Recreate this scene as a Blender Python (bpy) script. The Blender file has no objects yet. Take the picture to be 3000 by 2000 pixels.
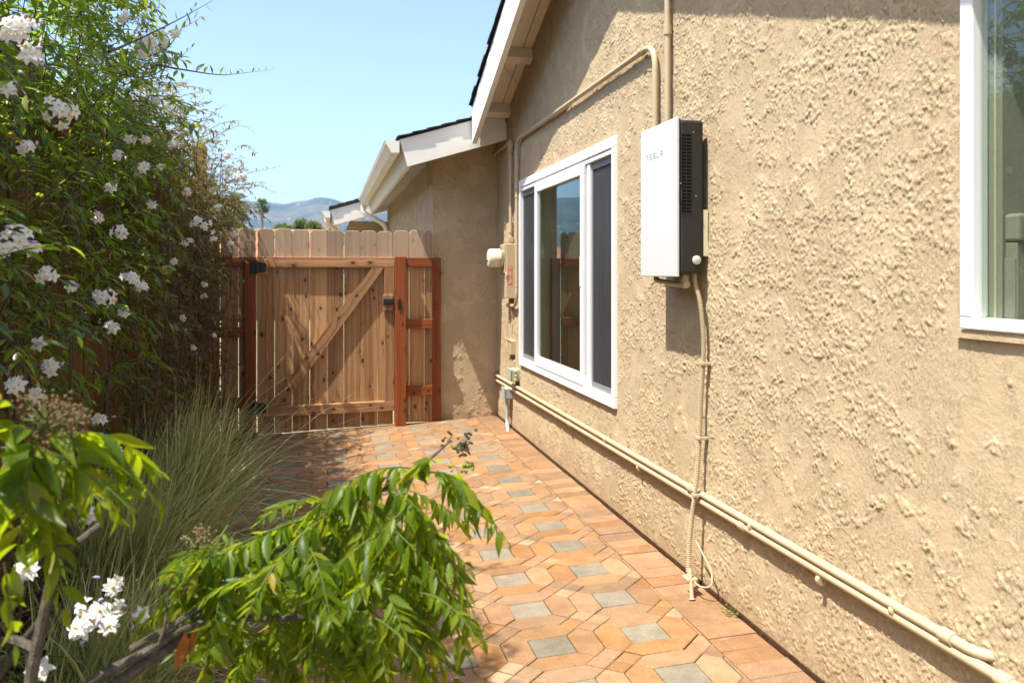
import bpy, math, random
import numpy as np
from mathutils import Matrix, Vector
random.seed(7); rng = np.random.default_rng(11)
rad = math.radians
SC = bpy.context.scene
COL = SC.collection

# ------------------------------------------------------------------ camera, sky, sun, exposure
CAM_H = 1.30; F_PX = 2450.0; YAW = math.atan(547 / 2450.0)
cd = bpy.data.cameras.new('camera'); cam = bpy.data.objects.new('camera', cd); COL.objects.link(cam)
cam.location = (0, 0, CAM_H); cam.rotation_euler = (rad(90), 0, -YAW)
cd.sensor_width = 36.0; cd.lens = F_PX / 3000 * 36; cd.shift_x = 0.0; cd.shift_y = -200 / 3000
cd.clip_start = 0.05; cd.clip_end = 60000
cd.dof.use_dof = True; cd.dof.focus_distance = 3.3; cd.dof.aperture_fstop = 5.6
SC.camera = cam

LIGHT = Vector((0.152, 0.060, -0.36)).normalized()          # the way the sunlight travels
SUN_EL = math.asin(-LIGHT.z); SUN_AZ = math.atan2(-LIGHT.x, -LIGHT.y)   # azimuth from +Y towards +X
world = bpy.data.worlds.new('World'); SC.world = world; world.use_nodes = True
wn = world.node_tree; wn.nodes.clear()
sky = wn.nodes.new('ShaderNodeTexSky'); sky.sky_type = 'NISHITA'; sky.sun_disc = False
sky.sun_elevation = SUN_EL; sky.sun_rotation = SUN_AZ; sky.air_density = 1.0; sky.dust_density = 2.2; sky.ozone_density = 1.0
bg = wn.nodes.new('ShaderNodeBackground'); bg.inputs['Strength'].default_value = 0.138
wo = wn.nodes.new('ShaderNodeOutputWorld')
wn.links.new(sky.outputs[0], bg.inputs['Color']); wn.links.new(bg.outputs[0], wo.inputs['Surface'])

sd = bpy.data.lights.new('sun', 'SUN'); sun = bpy.data.objects.new('sun', sd); COL.objects.link(sun)
sd.energy = 5.0; sd.angle = rad(0.53); sd.color = (1.0, 0.955, 0.85)
sun.rotation_euler = LIGHT.to_track_quat('-Z', 'Y').to_euler(); sun.location = (-6, -2, 12)

vs = SC.view_settings; vs.view_transform = 'Standard'; vs.look = 'None'; vs.gamma = 1.0; vs.use_curve_mapping = False
vs.exposure = 1.12
SC.cycles.use_denoising = True; SC.cycles.use_adaptive_sampling = True; SC.cycles.adaptive_threshold = .012; SC.cycles.max_bounces = 5; SC.cycles.diffuse_bounces = 3
SC.cycles.transparent_max_bounces = 10; SC.cycles.volume_bounces = 1
SC.cycles.sample_clamp_indirect = 8; SC.cycles.caustics_reflective = False; SC.cycles.caustics_refractive = False

# ------------------------------------------------------------------ helpers
W = 1.54            # plane of the long stucco wall
SLOPE = 0.043       # the paving falls away from the house
def gz(x): return SLOPE * (min(x, W) - W)
FV = Vector((math.sin(YAW), math.cos(YAW), 0)); RV = Vector((math.cos(YAW), -math.sin(YAW), 0))
def at(px, py, D):   # point that many metres ahead of the camera seen in that place of the photograph (px of 3000x2000)
    return Vector((0, 0, CAM_H)) + FV * D + RV * ((px - 1500) / F_PX * D) + Vector((0, 0, (800 - py) / F_PX * D))
def onx(px, py, x):
    v = FV + RV * ((px - 1500) / F_PX) + Vector((0, 0, (800 - py) / F_PX)); return Vector((0, 0, CAM_H)) + v * (x / v.x)
K = 3000 / 2352.0

WM = {}
def add(name, mesh, parent=None, M=None, mat=None):
    o = bpy.data.objects.new(name, mesh); COL.objects.link(o)
    M = M or Matrix.Identity(4); o.matrix_basis = M; WM[o] = M
    if parent is not None:
        o.parent = parent; o.matrix_parent_inverse = WM[parent].inverted()
    if mat is not None and mesh is not None and not mesh.materials: mesh.materials.append(mat)
    return o
def thing(name, label, cat, loc=(0, 0, 0), group=None):
    o = add(name, None, None, Matrix.Translation(loc)); o.empty_display_size = 0.1
    o['label'] = label; o['category'] = cat
    if group: o['group'] = group
    return o
def tag(o, label, cat, group=None):
    o['label'] = label; o['category'] = cat
    if group: o['group'] = group
    return o
def me(name, v, f, smooth=False):
    m = bpy.data.meshes.new(name); m.from_pydata([tuple(p) for p in v], [], f); m.update()
    if smooth: m.polygons.foreach_set('use_smooth', [True] * len(m.polygons))
    return m
def npmesh(name, V, Fq, smooth=False, attrs=None):
    """V (n,3), Fq (m,k) all faces with k corners"""
    m = bpy.data.meshes.new(name); n = len(V); fm, k = Fq.shape
    m.vertices.add(n); m.vertices.foreach_set('co', np.ascontiguousarray(V, dtype=np.float32).ravel())
    m.loops.add(fm * k); m.loops.foreach_set('vertex_index', np.ascontiguousarray(Fq, dtype=np.int32).ravel())
    m.polygons.add(fm); m.polygons.foreach_set('loop_start', np.arange(0, fm * k, k, dtype=np.int32))
    m.polygons.foreach_set('loop_total', np.full(fm, k, dtype=np.int32))
    if smooth: m.polygons.foreach_set('use_smooth', np.ones(fm, dtype=bool))
    m.update(calc_edges=True)
    for an, arr in (attrs or {}).items():
        a = m.attributes.new(an, 'FLOAT', 'POINT'); a.data.foreach_set('value', np.ascontiguousarray(arr, dtype=np.float32))
    return m
class MB:
    """collects boxes, tubes and prisms into one mesh"""
    def __init__(s): s.v = []; s.f = []
    def raw(s, v, f):
        n = len(s.v); s.v += [tuple(p) for p in v]; s.f += [tuple(i + n for i in q) for q in f]; return s
    def box(s, x0, x1, y0, y1, z0, z1, b=0.0):
        if b <= 0:
            v = [(x, y, z) for x in (x0, x1) for y in (y0, y1) for z in (z0, z1)]
            return s.raw(v, [(0, 1, 3, 2), (4, 6, 7, 5), (0, 4, 5, 1), (2, 3, 7, 6), (0, 2, 6, 4), (1, 5, 7, 3)])
        import bmesh
        bm = bmesh.new(); bmesh.ops.create_cube(bm, size=1.0)
        bmesh.ops.scale(bm, vec=(x1 - x0, y1 - y0, z1 - z0), verts=bm.verts)
        bmesh.ops.translate(bm, vec=((x0 + x1) / 2, (y0 + y1) / 2, (z0 + z1) / 2), verts=bm.verts)
        bmesh.ops.bevel(bm, geom=bm.edges[:], offset=b, segments=2, affect='EDGES', profile=0.5)
        bm.verts.index_update(); v = [tuple(q.co) for q in bm.verts]; f = [tuple(q.index for q in p.verts) for p in bm.faces]; bm.free()
        return s.raw(v, f)
    def prism(s, pts, ax, a0, a1):
        """polygon pts (2D in the two other axes, in axis order) extruded along ax"""
        def mk(p, a):
            q = list(p); q.insert(ax, a); return tuple(q)
        n = len(pts); v = [mk(p, a0) for p in pts] + [mk(p, a1) for p in pts]
        f = [tuple(range(n))[::-1], tuple(range(n, 2 * n))] + [(i, (i + 1) % n, n + (i + 1) % n, n + i) for i in range(n)]
        return s.raw(v, f)
    def tube(s, pts, r, k=10, cap=True):
        pts = [Vector(p) for p in pts]; n = len(pts)
        rs = r if isinstance(r, (list, tuple)) else [r] * n
        T = []
        for i in range(n):
            t = pts[min(i + 1, n - 1)] - pts[max(i - 1, 0)]; T.append(t.normalized())
        a = Vector((0, 0, 1)) if abs(T[0].z) < 0.9 else Vector((1, 0, 0))
        u = T[0].cross(a).normalized(); v = []
        for i in range(n):
            u = (u - T[i] * u.dot(T[i]));
            if u.length < 1e-6: u = T[i].orthogonal()
            u.normalize(); w = T[i].cross(u)
            for j in range(k):
                g = 2 * math.pi * j / k; v.append(pts[i] + (u * math.cos(g) + w * math.sin(g)) * rs[i])
        f = []
        for i in range(n - 1):
            for j in range(k):
                f.append((i * k + j, i * k + (j + 1) % k, (i + 1) * k + (j + 1) % k, (i + 1) * k + j))
        if cap: f += [tuple(range(k))[::-1], tuple((n - 1) * k + j for j in range(k))]
        return s.raw(v, f)
    def lathe(s, prof, c, axis, k=20):
        """prof: list of (r, t) along axis from c"""
        A = Vector(axis).normalized(); u = A.orthogonal().normalized(); w = A.cross(u); v = []
        for (r, t) in prof:
            for j in range(k):
                g = 2 * math.pi * j / k; v.append(Vector(c) + A * t + (u * math.cos(g) + w * math.sin(g)) * r)
        n = len(prof); f = []
        for i in range(n - 1):
            for j in range(k):
                f.append((i * k + j, i * k + (j + 1) % k, (i + 1) * k + (j + 1) % k, (i + 1) * k + j))
        f += [tuple(range(k))[::-1], tuple((n - 1) * k + j for j in range(k))]
        return s.raw(v, f)
    def build(s, name, mat, parent=None, smooth=False, M=None):
        o = add(name, me(name, s.v, s.f, smooth), parent, M, mat)
        if smooth: auto(o)
        return o
def auto(o, ang=40):
    m = o.data
    try: m.set_sharp_from_angle(angle=rad(ang))
    except Exception: pass
def bend(pts, r=0.06, n=6):
    """round the corners of a polyline"""
    P = [Vector(p) for p in pts]; out = [P[0]]
    for i in range(1, len(P) - 1):
        a = (P[i - 1] - P[i]); b = (P[i + 1] - P[i]); rr = min(r, a.length * .49, b.length * .49)
        A = P[i] + a.normalized() * rr; B = P[i] + b.normalized() * rr
        for k in range(n + 1):
            t = k / n; out.append(A * (1 - t) ** 2 + P[i] * 2 * t * (1 - t) + B * t * t)
    out.append(P[-1]); return out
def spline(P, n=8):
    P = [Vector(p) for p in P]; P = [P[0] * 2 - P[1]] + P + [P[-1] * 2 - P[-2]]; out = []
    for i in range(1, len(P) - 2):
        a, b, c, d = P[i - 1], P[i], P[i + 1], P[i + 2]
        for k in range(n):
            t = k / n
            out.append(0.5 * ((2 * b) + (c - a) * t + (2 * a - 5 * b + 4 * c - d) * t * t + (3 * b - a - 3 * c + d) * t ** 3))
    out.append(P[-2]); return out

# ------------------------------------------------------------------ materials
class NT:
    def __init__(s, name):
        s.m = bpy.data.materials.new(name); s.m.use_nodes = True; s.t = s.m.node_tree; s.t.nodes.clear()
        s.out = s.n('ShaderNodeOutputMaterial')
    def n(s, typ, **kw):
        x = s.t.nodes.new(typ)
        for k, v in kw.items(): setattr(x, k, v)
        return x
    def l(s, a, b): s.t.links.new(a, b)
    def setin(s, sock, v):
        if isinstance(v, bpy.types.NodeSocket): s.l(v, sock)
        elif v is not None: sock.default_value = v
    def math(s, op, a, b=None, c=None, clamp=False):
        x = s.n('ShaderNodeMath', operation=op, use_clamp=clamp)
        for i, v in enumerate((a, b, c)):
            if v is not None: s.setin(x.inputs[i], v)
        return x.outputs[0]
    def vmath(s, op, a, b=None):
        x = s.n('ShaderNodeVectorMath', operation=op)
        s.setin(x.inputs[0], a)
        if b is not None: s.setin(x.inputs[1], b)
        return x.outputs[0]
    def mix(s, f, a, b, mode='MIX'):
        x = s.n('ShaderNodeMix', data_type='RGBA', blend_type=mode)
        s.setin(x.inputs['Factor'], f); s.setin(x.inputs[6], a); s.setin(x.inputs[7], b); return x.outputs[2]
    def noise(s, vec, scale=5, detail=2, rough=.5, dist=0):
        x = s.n('ShaderNodeTexNoise'); x.inputs['Scale'].default_value = scale; x.inputs['Detail'].default_value = detail
        x.inputs['Roughness'].default_value = rough; x.inputs['Distortion'].default_value = dist
        if vec is not None: s.l(vec, x.inputs['Vector'])
        return x.outputs[0]
    def smooth(s, v, a, b):
        x = s.n('ShaderNodeMapRange', interpolation_type='SMOOTHSTEP'); s.setin(x.inputs[0], v)
        x.inputs[1].default_value = a; x.inputs[2].default_value = b; return x.outputs[0]
    def ramp(s, v, stops):
        x = s.n('ShaderNodeValToRGB'); e = x.color_ramp.elements
        while len(e) < len(stops): e.new(0.5)
        for q, (p, c) in zip(e, stops): q.position = p; q.color = (*c, 1)
        s.l(v, x.inputs[0]); return x.outputs[0]
    def bump(s, hgt, strength=.5, dist=.01, nrm=None):
        x = s.n('ShaderNodeBump'); x.inputs['Strength'].default_value = strength; x.inputs['Distance'].default_value = dist
        s.l(hgt, x.inputs['Height'])
        if nrm is not None: s.l(nrm, x.inputs['Normal'])
        return x.outputs[0]
    def bsdf(s, col, rough=.6, spec=.4, metal=0.0, normal=None, **kw):
        x = s.n('ShaderNodeBsdfPrincipled'); s.setin(x.inputs['Base Color'], col if isinstance(col, bpy.types.NodeSocket) else (*col, 1))
        s.setin(x.inputs['Roughness'], rough); x.inputs['Specular IOR Level'].default_value = spec; x.inputs['Metallic'].default_value = metal
        if normal is not None: s.l(normal, x.inputs['Normal'])
        for k, v in kw.items(): s.setin(x.inputs[k], v)
        return x.outputs[0]
    def done(s, sh, vol=None):
        if sh is not None: s.l(sh, s.out.inputs['Surface'])
        if vol is not None: s.l(vol, s.out.inputs['Volume'])
        return s.m
    def obj(s): return s.n('ShaderNodeTexCoord').outputs['Object']
    def rnd(s): return s.n('ShaderNodeObjectInfo').outputs['Random']
    def sep(s, v):
        x = s.n('ShaderNodeSeparateXYZ'); s.l(v, x.inputs[0]); return x.outputs
    def comb(s, a, b, c):
        x = s.n('ShaderNodeCombineXYZ')
        for i, v in enumerate((a, b, c)): s.setin(x.inputs[i], v)
        return x.outputs[0]
    def attr(s, name):
        x = s.n('ShaderNodeAttribute'); x.attribute_name = name; return x

def m_paint(name, col, rough=.45, dirt=.12, bumpk=.0, scale=6, spec=.4):
    t = NT(name); o = t.obj(); n = t.noise(o, scale, 4, .6); n2 = t.noise(o, scale * 7, 3, .6)
    f = t.math('MULTIPLY', t.smooth(n, .45, .8), dirt)
    c = t.mix(f, (*col, 1), (col[0] * .55, col[1] * .5, col[2] * .42, 1))
    c = t.mix(t.math('MULTIPLY', n2, dirt * .6), c, (col[0] * .8, col[1] * .78, col[2] * .74, 1))
    nb = t.bump(n2, .3, bumpk) if bumpk else None
    return t.done(t.bsdf(c, t.math('ADD', rough - .06, t.math('MULTIPLY', n2, .15)), spec, normal=nb))
def m_stucco(name, col):
    t = NT(name); o = t.obj()
    big = t.noise(o, 1.3, 4, .6); mid = t.noise(o, 9, 4, .6); fine = t.noise(o, 420, 3, .7); g2 = t.noise(o, 210, 3, .65)
    c = t.mix(t.smooth(big, .3, .75), (col[0] * 1.03, col[1] * 1.03, col[2] * 1.03, 1), (col[0] * .94, col[1] * .925, col[2] * .90, 1))
    c = t.mix(t.math('MULTIPLY', t.smooth(mid, .55, .8), .14), c, (col[0] * .82, col[1] * .79, col[2] * .74, 1))
    z = t.sep(o)[2]
    dirt = t.math('MULTIPLY', t.smooth(z, .22, .0), t.math('MULTIPLY', mid, .75))      # splash-back stain at the foot of the wall
    c = t.mix(dirt, c, (col[0] * .62, col[1] * .5, col[2] * .38, 1))
    pw = t.vmath('MULTIPLY', o, (1.0, 1.2, .8))
    n1 = t.noise(pw, 96, 4, .60, 1.0); n3 = t.noise(o, 7.5, 4, .6); n4 = t.noise(pw, 46, 3, .55, 1.0)
    patch = t.smooth(n3, .37, .54)
    lum = t.math('MULTIPLY', t.math('ADD', t.smooth(n1, .515, .555), t.math('MULTIPLY', t.smooth(n4, .55, .58), .4)), patch)
    nb0 = t.bump(lum, .9, .0022)
    nb = t.bump(t.math('ADD', t.math('MULTIPLY', fine, .7), t.math('MULTIPLY', t.smooth(g2, .42, .62), .7)), .5, .0013, nb0)
    return t.done(t.bsdf(c, .92, .15, normal=nb))
def m_wood(name, light, dark, knot, tone=.25, weather=None, rough=.72, ks=1.0):
    t = NT(name); o = t.obj(); r = t.rnd()
    off = t.comb(t.math('MULTIPLY', r, 37.0), t.math('MULTIPLY', r, 11.0), t.math('MULTIPLY', r, 53.0))
    p = t.vmath('ADD', o, off); x, y, z = t.sep(p)
    # knots
    kp = t.comb(t.math('MULTIPLY', x, 7.0 * ks), t.math('MULTIPLY', z, 4.4 * ks), 0.0)
    v = t.n('ShaderNodeTexVoronoi', feature='F1', voronoi_dimensions='2D'); v.inputs['Scale'].default_value = 1.0; t.l(kp, v.inputs['Vector'])
    d = v.outputs['Distance']; cr = t.sep(v.outputs['Color'])[0]
    use = t.smooth(cr, .30, .34)
    kr = t.math('MULTIPLY_ADD', cr, .05, .035)
    km = t.math('MULTIPLY', t.math('SUBTRACT', 1.0, t.smooth(t.math('DIVIDE', d, kr), .7, 1.5)), use)
    near = t.math('MULTIPLY', t.math('POWER', 2.718, t.math('MULTIPLY', d, -7.0)), use)
    # grain bent around the knots
    wob = t.noise(t.comb(t.math('MULTIPLY', x, 3.0), y, t.math('MULTIPLY', z, 1.3)), 1.0, 3, .55)
    gx = t.math('ADD', t.math('ADD', t.math('MULTIPLY', x, 42.0), t.math('MULTIPLY', wob, 2.0)), t.math('MULTIPLY', near, 2.0))
    g = t.noise(t.comb(gx, t.math('MULTIPLY', y, 20.0), t.math('MULTIPLY', z, .55)), 1.0, 5, .62)
    fg = t.noise(t.comb(t.math('MULTIPLY', x, 300.0), t.math('MULTIPLY', y, 300.0), t.math('MULTIPLY', z, 7.0)), 1.0, 3, .6)
    gg = t.math('ADD', t.math('MULTIPLY', g, .8), t.math('MULTIPLY', fg, .2))
    c = t.mix(t.smooth(gg, .34, .66), (*dark, 1), (*light, 1))
    c = t.mix(t.math('MULTIPLY', near, .45), c, (*[q * .55 for q in dark], 1))
    c = t.mix(t.math('MULTIPLY', km, .9), c, (*knot, 1))
    if weather:                                   # greyed band where rain reaches (heights from the foot of the board)
        lo, hi, wc = weather
        zz = t.sep(o)[2]; wn_ = t.noise(p, 3.0, 3, .6)
        wf = t.math('MULTIPLY', t.smooth(t.math('ADD', zz, t.math('MULTIPLY', wn_, .25)), lo, hi), .95)
        c = t.mix(wf, c, t.mix(.62, c, (*wc, 1)))
    h = t.n('ShaderNodeHueSaturation'); h.inputs['Saturation'].default_value = 1.0
    t.l(t.math('MULTIPLY_ADD', t.math('FRACT', t.math('MULTIPLY', r, 7.31)), tone, 1.0 - tone * .5), h.inputs['Value']); t.l(c, h.inputs['Color'])
    nb = t.bump(t.math('SUBTRACT', gg, t.math('MULTIPLY', km, .5)), .5, .003)
    return t.done(t.bsdf(h.outputs[0], t.math('MULTIPLY_ADD', g, -.15, rough), .3, normal=nb))
def m_leaf(name, stops, trans=.45, rough=.42, use_attr=True, tcol=(.35, .55, .05), vein=False, spec=.45):
    t = NT(name)
    r = t.attr('rnd').outputs['Fac'] if use_attr else t.rnd()
    c = t.ramp(r, stops)
    o = t.obj(); n = t.noise(o, 60, 2, .5)
    c = t.mix(t.math('MULTIPLY', n, .35), c, t.mix(1.0, c, (.6, .6, .55, 1), 'MULTIPLY'))
    b = t.bsdf(c, rough, spec)
    tr = t.n('ShaderNodeBsdfTranslucent'); t.l(t.mix(1.0, t.mix(.5, c, (*tcol, 1)), (1.6, 1.6, 1.2, 1), 'MULTIPLY'), tr.inputs['Color'])
    mx = t.n('ShaderNodeMixShader'); mx.inputs[0].default_value = trans; t.l(b, mx.inputs[1]); t.l(tr.outputs[0], mx.inputs[2])
    return t.done(mx.outputs[0])
def m_glass(name, tint=(.75, .85, .8), boost=1.0, ior=1.52):
    t = NT(name)
    fr = t.n('ShaderNodeFresnel'); fr.inputs['IOR'].default_value = ior
    front = t.math('SUBTRACT', 1.0, t.n('ShaderNodeNewGeometry').outputs['Backfacing'])      # the reflection sits on the outer face only
    k = t.math('MULTIPLY', t.math('MINIMUM', t.math('MULTIPLY_ADD', fr.outputs[0], boost, .03), 1.0), front)
    tb = t.n('ShaderNodeBsdfTransparent'); tb.inputs['Color'].default_value = (*tint, 1)
    gl = t.n('ShaderNodeBsdfGlossy'); gl.inputs['Color'].default_value = (.78, .95, .95, 1); gl.inputs['Roughness'].default_value = .004
    mx = t.n('ShaderNodeMixShader'); t.l(k, mx.inputs[0]); t.l(tb.outputs[0], mx.inputs[1]); t.l(gl.outputs[0], mx.inputs[2])
    return t.done(mx.outputs[0])
def m_screen(name):
    t = NT(name); o = t.obj(); x, y, z = t.sep(o)
    a = t.math('FRACT', t.math('MULTIPLY', y, 600)); b = t.math('FRACT', t.math('MULTIPLY', z, 600))
    hole = t.math('MULTIPLY', t.math('GREATER_THAN', a, .32), t.math('GREATER_THAN', b, .32))
    tb = t.n('ShaderNodeBsdfTransparent'); bs = t.bsdf((.05, .052, .055), .5, .3)
    mx = t.n('ShaderNodeMixShader'); t.l(hole, mx.inputs[0]); t.l(bs, mx.inputs[1]); t.l(tb.outputs[0], mx.inputs[2])
    return t.done(mx.outputs[0])
def m_paver(name):
    t = NT(name); o = t.obj(); a = t.attr('col'); c = a.outputs['Color']
    n = t.noise(o, 14, 4, .6); s = t.noise(o, 260, 2, .6); sp = t.noise(o, 90, 2, .5)
    n5 = t.noise(o, 3.2, 4, .65)
    c = t.mix(t.math('MULTIPLY', t.smooth(n5, .42, .66), .40), c, t.mix(1.0, c, (.70, .66, .62, 1), 'MULTIPLY'))
    c = t.mix(t.math('MULTIPLY', t.smooth(n, .35, .7), .50), c, t.mix(1.0, c, (.66, .62, .58, 1), 'MULTIPLY'))
    c = t.mix(t.math('MULTIPLY', t.smooth(s, .52, .68), .6), c, t.mix(1.0, c, (.55, .48, .42, 1), 'MULTIPLY'))
    c = t.mix(t.math('MULTIPLY', t.smooth(sp, .60, .72), .3), c, (.40, .30, .21, 1))
    # pale efflorescence wiped across in streaks
    x, y, z = t.sep(o)
    e = t.noise(t.comb(t.math('MULTIPLY', x, 3.0), t.math('MULTIPLY', y, 11.0), 0.0), 1.6, 4, .65)
    c = t.mix(t.math('MULTIPLY', t.smooth(e, .62, .76), .40), c, (.42, .32, .235, 1))
    nb = t.bump(t.math('ADD', s, t.math('MULTIPLY', sp, .7)), .6, .0022)
    return t.done(t.bsdf(c, .82, .25, normal=nb))
def m_flat(name, col, rough=.6, spec=.4, metal=0.0): 
    t = NT(name); n = t.noise(t.obj(), 25, 3, .6)
    c = t.mix(t.math('MULTIPLY', n, .3), (*col, 1), (*[q * .72 for q in col], 1))
    return t.done(t.bsdf(c, rough, spec, metal))
def m_soil(name, a, b, sc=30):
    t = NT(name); o = t.obj(); n = t.noise(o, sc, 6, .7); n2 = t.noise(o, sc * .12, 4, .6)
    c = t.mix(t.smooth(n, .35, .65), (*a, 1), (*b, 1)); c = t.mix(t.math('MULTIPLY', n2, .6), c, (*[q * .6 for q in a], 1))
    return t.done(t.bsdf(c, .95, .1, normal=t.bump(n, .9, .03)))

STU = (.510, .398, .256)
M_STUCCO = m_stucco('stucco', STU)
M_PIPE = m_paint('painted_pipe', (.47, .372, .238), .42, .10)
M_TRIM = m_paint('white_trim_paint', (.80, .775, .71), .5, .14, .0015, 5)
M_SOFFIT = m_paint('soffit_paint', (.76, .68, .55), .6, .16, .0015, 5)
M_GUTTER = m_paint('gutter_enamel', (.78, .75, .67), .35, .12)
M_VINYL = m_paint('white_vinyl', (.82, .82, .81), .35, .05)
M_SHINGLE = m_soil('asphalt_shingle', (.035, .034, .034), (.075, .07, .068), 220)
M_ROOM = m_flat('interior_paint', (.55, .60, .48), .85)
M_SAGE = m_flat('sage_paint', (.33, .33, .26), .7)
M_GLASS = m_glass('window_glass', (.86, .89, .86), 1.5)
M_SCREEN = m_screen('insect_screen')
M_PICKET = m_wood('cedar_board', (.52, .305, .145), (.26, .120, .043), (.065, .018, .006), .42, (1.40, 1.62, (.36, .305, .235)))
M_RAIL = m_wood('cedar_rail', (.44, .25, .122), (.24, .115, .046), (.06, .019, .007), .25)
M_POST = m_wood('stained_post', (.27, .076, .020), (.17, .041, .010), (.045, .011, .004), .18, None, .6)
M_OLD = m_wood('weathered_fence_board', (.20, .105, .052), (.10, .046, .021), (.03, .012, .006), .5)
M_BLACK = m_flat('black_iron', (.016, .016, .017), .38, .5, .2)
M_STEEL = m_flat('zinc_screw', (.55, .5, .42), .35, .5, .9)
M_GREY = m_paint('grey_box_paint', (.36, .38, .38), .45, .15)
M_GREEN = m_paint('grey_green_box_paint', (.37, .40, .29), .5, .2)
M_CREAM = m_paint('cream_plastic', (.66, .60, .43), .35, .1)
M_PANEL = m_paint('white_glass_panel', (.60, .61, .62), .18, .02, spec=.35)
M_CASE = m_flat('black_powder_coat', (.020, .020, .019), .45, .4)
M_DARK = m_flat('dark_recess', (.010, .008, .007), .8, .1)
M_BUTTON = m_flat('pale_button', (.55, .60, .52), .4)
M_LETTER = m_flat('grey_lettering', (.22, .222, .225), .5)
M_RED = m_flat('red_label', (.55, .14, .10), .5)
M_WHITE = m_flat('label_white', (.75, .70, .66), .5)
M_PAVER = m_paver('concrete_paver')
M_SAND = m_soil('joint_sand', (.16, .11, .07), (.075, .05, .032), 160)
M_SOIL = m_soil('planting_soil', (.060, .038, .024), (.020, .012, .008), 26)
M_GROUND = m_soil('dry_ground', (.30, .255, .17), (.20, .18, .11), .8)

# ------------------------------------------------------------------ ground and paving
g = add('ground', me('ground', [(-9000, -9000, -.16), (9000, -9000, -.16), (9000, 9000, -.16), (-9000, 9000, -.16)], [(0, 1, 2, 3)]), None, None, M_GROUND)
g['kind'] = 'structure'; g['label'] = 'dry open ground reaching out to the hills'
# planting bed: a lumpy strip of dark soil between fence and paving
nx, ny = 26, 200
X, Y = np.meshgrid(np.linspace(-1.6, -.568, nx), np.linspace(-.6, 7.7, ny))
Zb = -.105 + .018 * np.sin(X * 9 + Y * 3.1) * np.cos(Y * 5.3) + rng.normal(0, .008, X.shape) - .02 * (X > -.6)
idx = np.arange(nx * ny).reshape(ny, nx)
Q = np.stack([idx[:-1, :-1], idx[:-1, 1:], idx[1:, 1:], idx[1:, :-1]], -1).reshape(-1, 4)
bed = add('planting_bed', npmesh('planting_bed', np.stack([X, Y, Zb], -1).reshape(-1, 3), Q, True), None, None, M_SOIL)
bed['kind'] = 'structure'; bed['label'] = 'dark soil planting bed along the wooden fence'

PX0, PX1, PYN, PYF = -.367, 1.338, 1.55, 7.46
BX0, BX1 = -.572, 1.528
pav = MB()
v = [(x, y, gz(x) - d) for d in (.012, .07) for (x, y) in ((BX0, PYN), (BX1, PYN), (BX1, 7.53), (BX0, 7.53))]
pav.raw(v, [(0, 1, 2, 3), (7, 6, 5, 4), (0, 4, 5, 1), (1, 5, 6, 2), (2, 6, 7, 3), (3, 7, 4, 0)])
paving = pav.build('paving', M_SAND); paving['kind'] = 'structure'; paving['label'] = 'terracotta and grey paver path along the house'

def clip(poly, x0, x1, y0, y1):
    def cut(P, ax, val, keep_gt):
        out = []
        for i in range(len(P)):
            a, b = P[i - 1], P[i]; ia = (a[ax] >= val) == keep_gt; ib = (b[ax] >= val) == keep_gt
            if ia != ib:
                t = (val - a[ax]) / (b[ax] - a[ax]); out.append((a[0] + (b[0] - a[0]) * t, a[1] + (b[1] - a[1]) * t))
            if ib: out.append(b)
        return out
    for ax, val, k in ((0, x0, True), (0, x1, False), (1, y0, True), (1, y1, False)):
        poly = cut(poly, ax, val, k)
        if len(poly) < 3: return []
    return poly
def area(P): return abs(sum(P[i - 1][0] * P[i][1] - P[i][0] * P[i - 1][1] for i in range(len(P)))) / 2
def inset(P, d):
    cx = sum(p[0] for p in P) / len(P); cy = sum(p[1] for p in P) / len(P); out = []
    n = len(P)
    for i in range(n):
        a, b, c = Vector(P[i - 1]), Vector(P[i]), Vector(P[(i + 1) % n])
        e1 = (b - a); e2 = (c - b)
        if e1.length < 1e-6 or e2.length < 1e-6: out.append(P[i]); continue
        n1 = Vector((-e1.y, e1.x)).normalized(); n2 = Vector((-e2.y, e2.x)).normalized()
        m = n1 + n2; L = m.dot(n1); out.append(tuple(b + m * (d / max(L, .35))))
    return out
def ccw(P):
    s = sum(P[i - 1][0] * P[i][1] - P[i][0] * P[i - 1][1] for i in range(len(P)))
    return P if s > 0 else P[::-1]
def dedupe(P):
    out = []
    for p in P:
        if not out or math.hypot(p[0] - out[-1][0], p[1] - out[-1][1]) > 1e-4: out.append(p)
    if len(out) > 2 and math.hypot(out[0][0] - out[-1][0], out[0][1] - out[-1][1]) < 1e-4: out.pop()
    return out
def paver_geo(P, dz, tx, ty):
    P = dedupe(ccw(P)); n = len(P); J = random.uniform(.0009, .0020)
    A = inset(P, J); B = inset(P, J + .0035)
    cx = sum(p[0] for p in P) / n; cy = sum(p[1] for p in P) / n
    zf = lambda p: gz(p[0]) + dz + tx * (p[0] - cx) + ty * (p[1] - cy)
    v = [(p[0], p[1], zf(p) - .045) for p in A] + [(p[0], p[1], zf(p) - .0028) for p in A] + [(p[0], p[1], zf(p)) for p in B]
    f = [tuple(range(2 * n, 3 * n))]
    for k in (0, 1): f += [(k * n + i, k * n + (i + 1) % n, (k + 1) * n + (i + 1) % n, (k + 1) * n + i) for i in range(n)]
    return v, f
HEXC = [(.292, .164, .078), (.298, .174, .088), (.276, .161, .085), (.302, .160, .068), (.262, .168, .096), (.316, .190, .104), (.296, .153, .062), (.250, .155, .087)]
GREYC = [(.215, .186, .140), (.195, .170, .130), (.235, .204, .156)]
BORC = [(.272, .144, .068), (.29, .162, .083), (.252, .144, .074), (.31, .182, .10), (.235, .146, .085)]
def jit(c): 
    k = random.uniform(.86, 1.12); return tuple(min(q * k * random.uniform(.98, 1.02), 1) for q in c)
pieces = []   # (kind, poly, colour)
DXP, DYP, SX, SY = .353, .333, .148, .140
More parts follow.
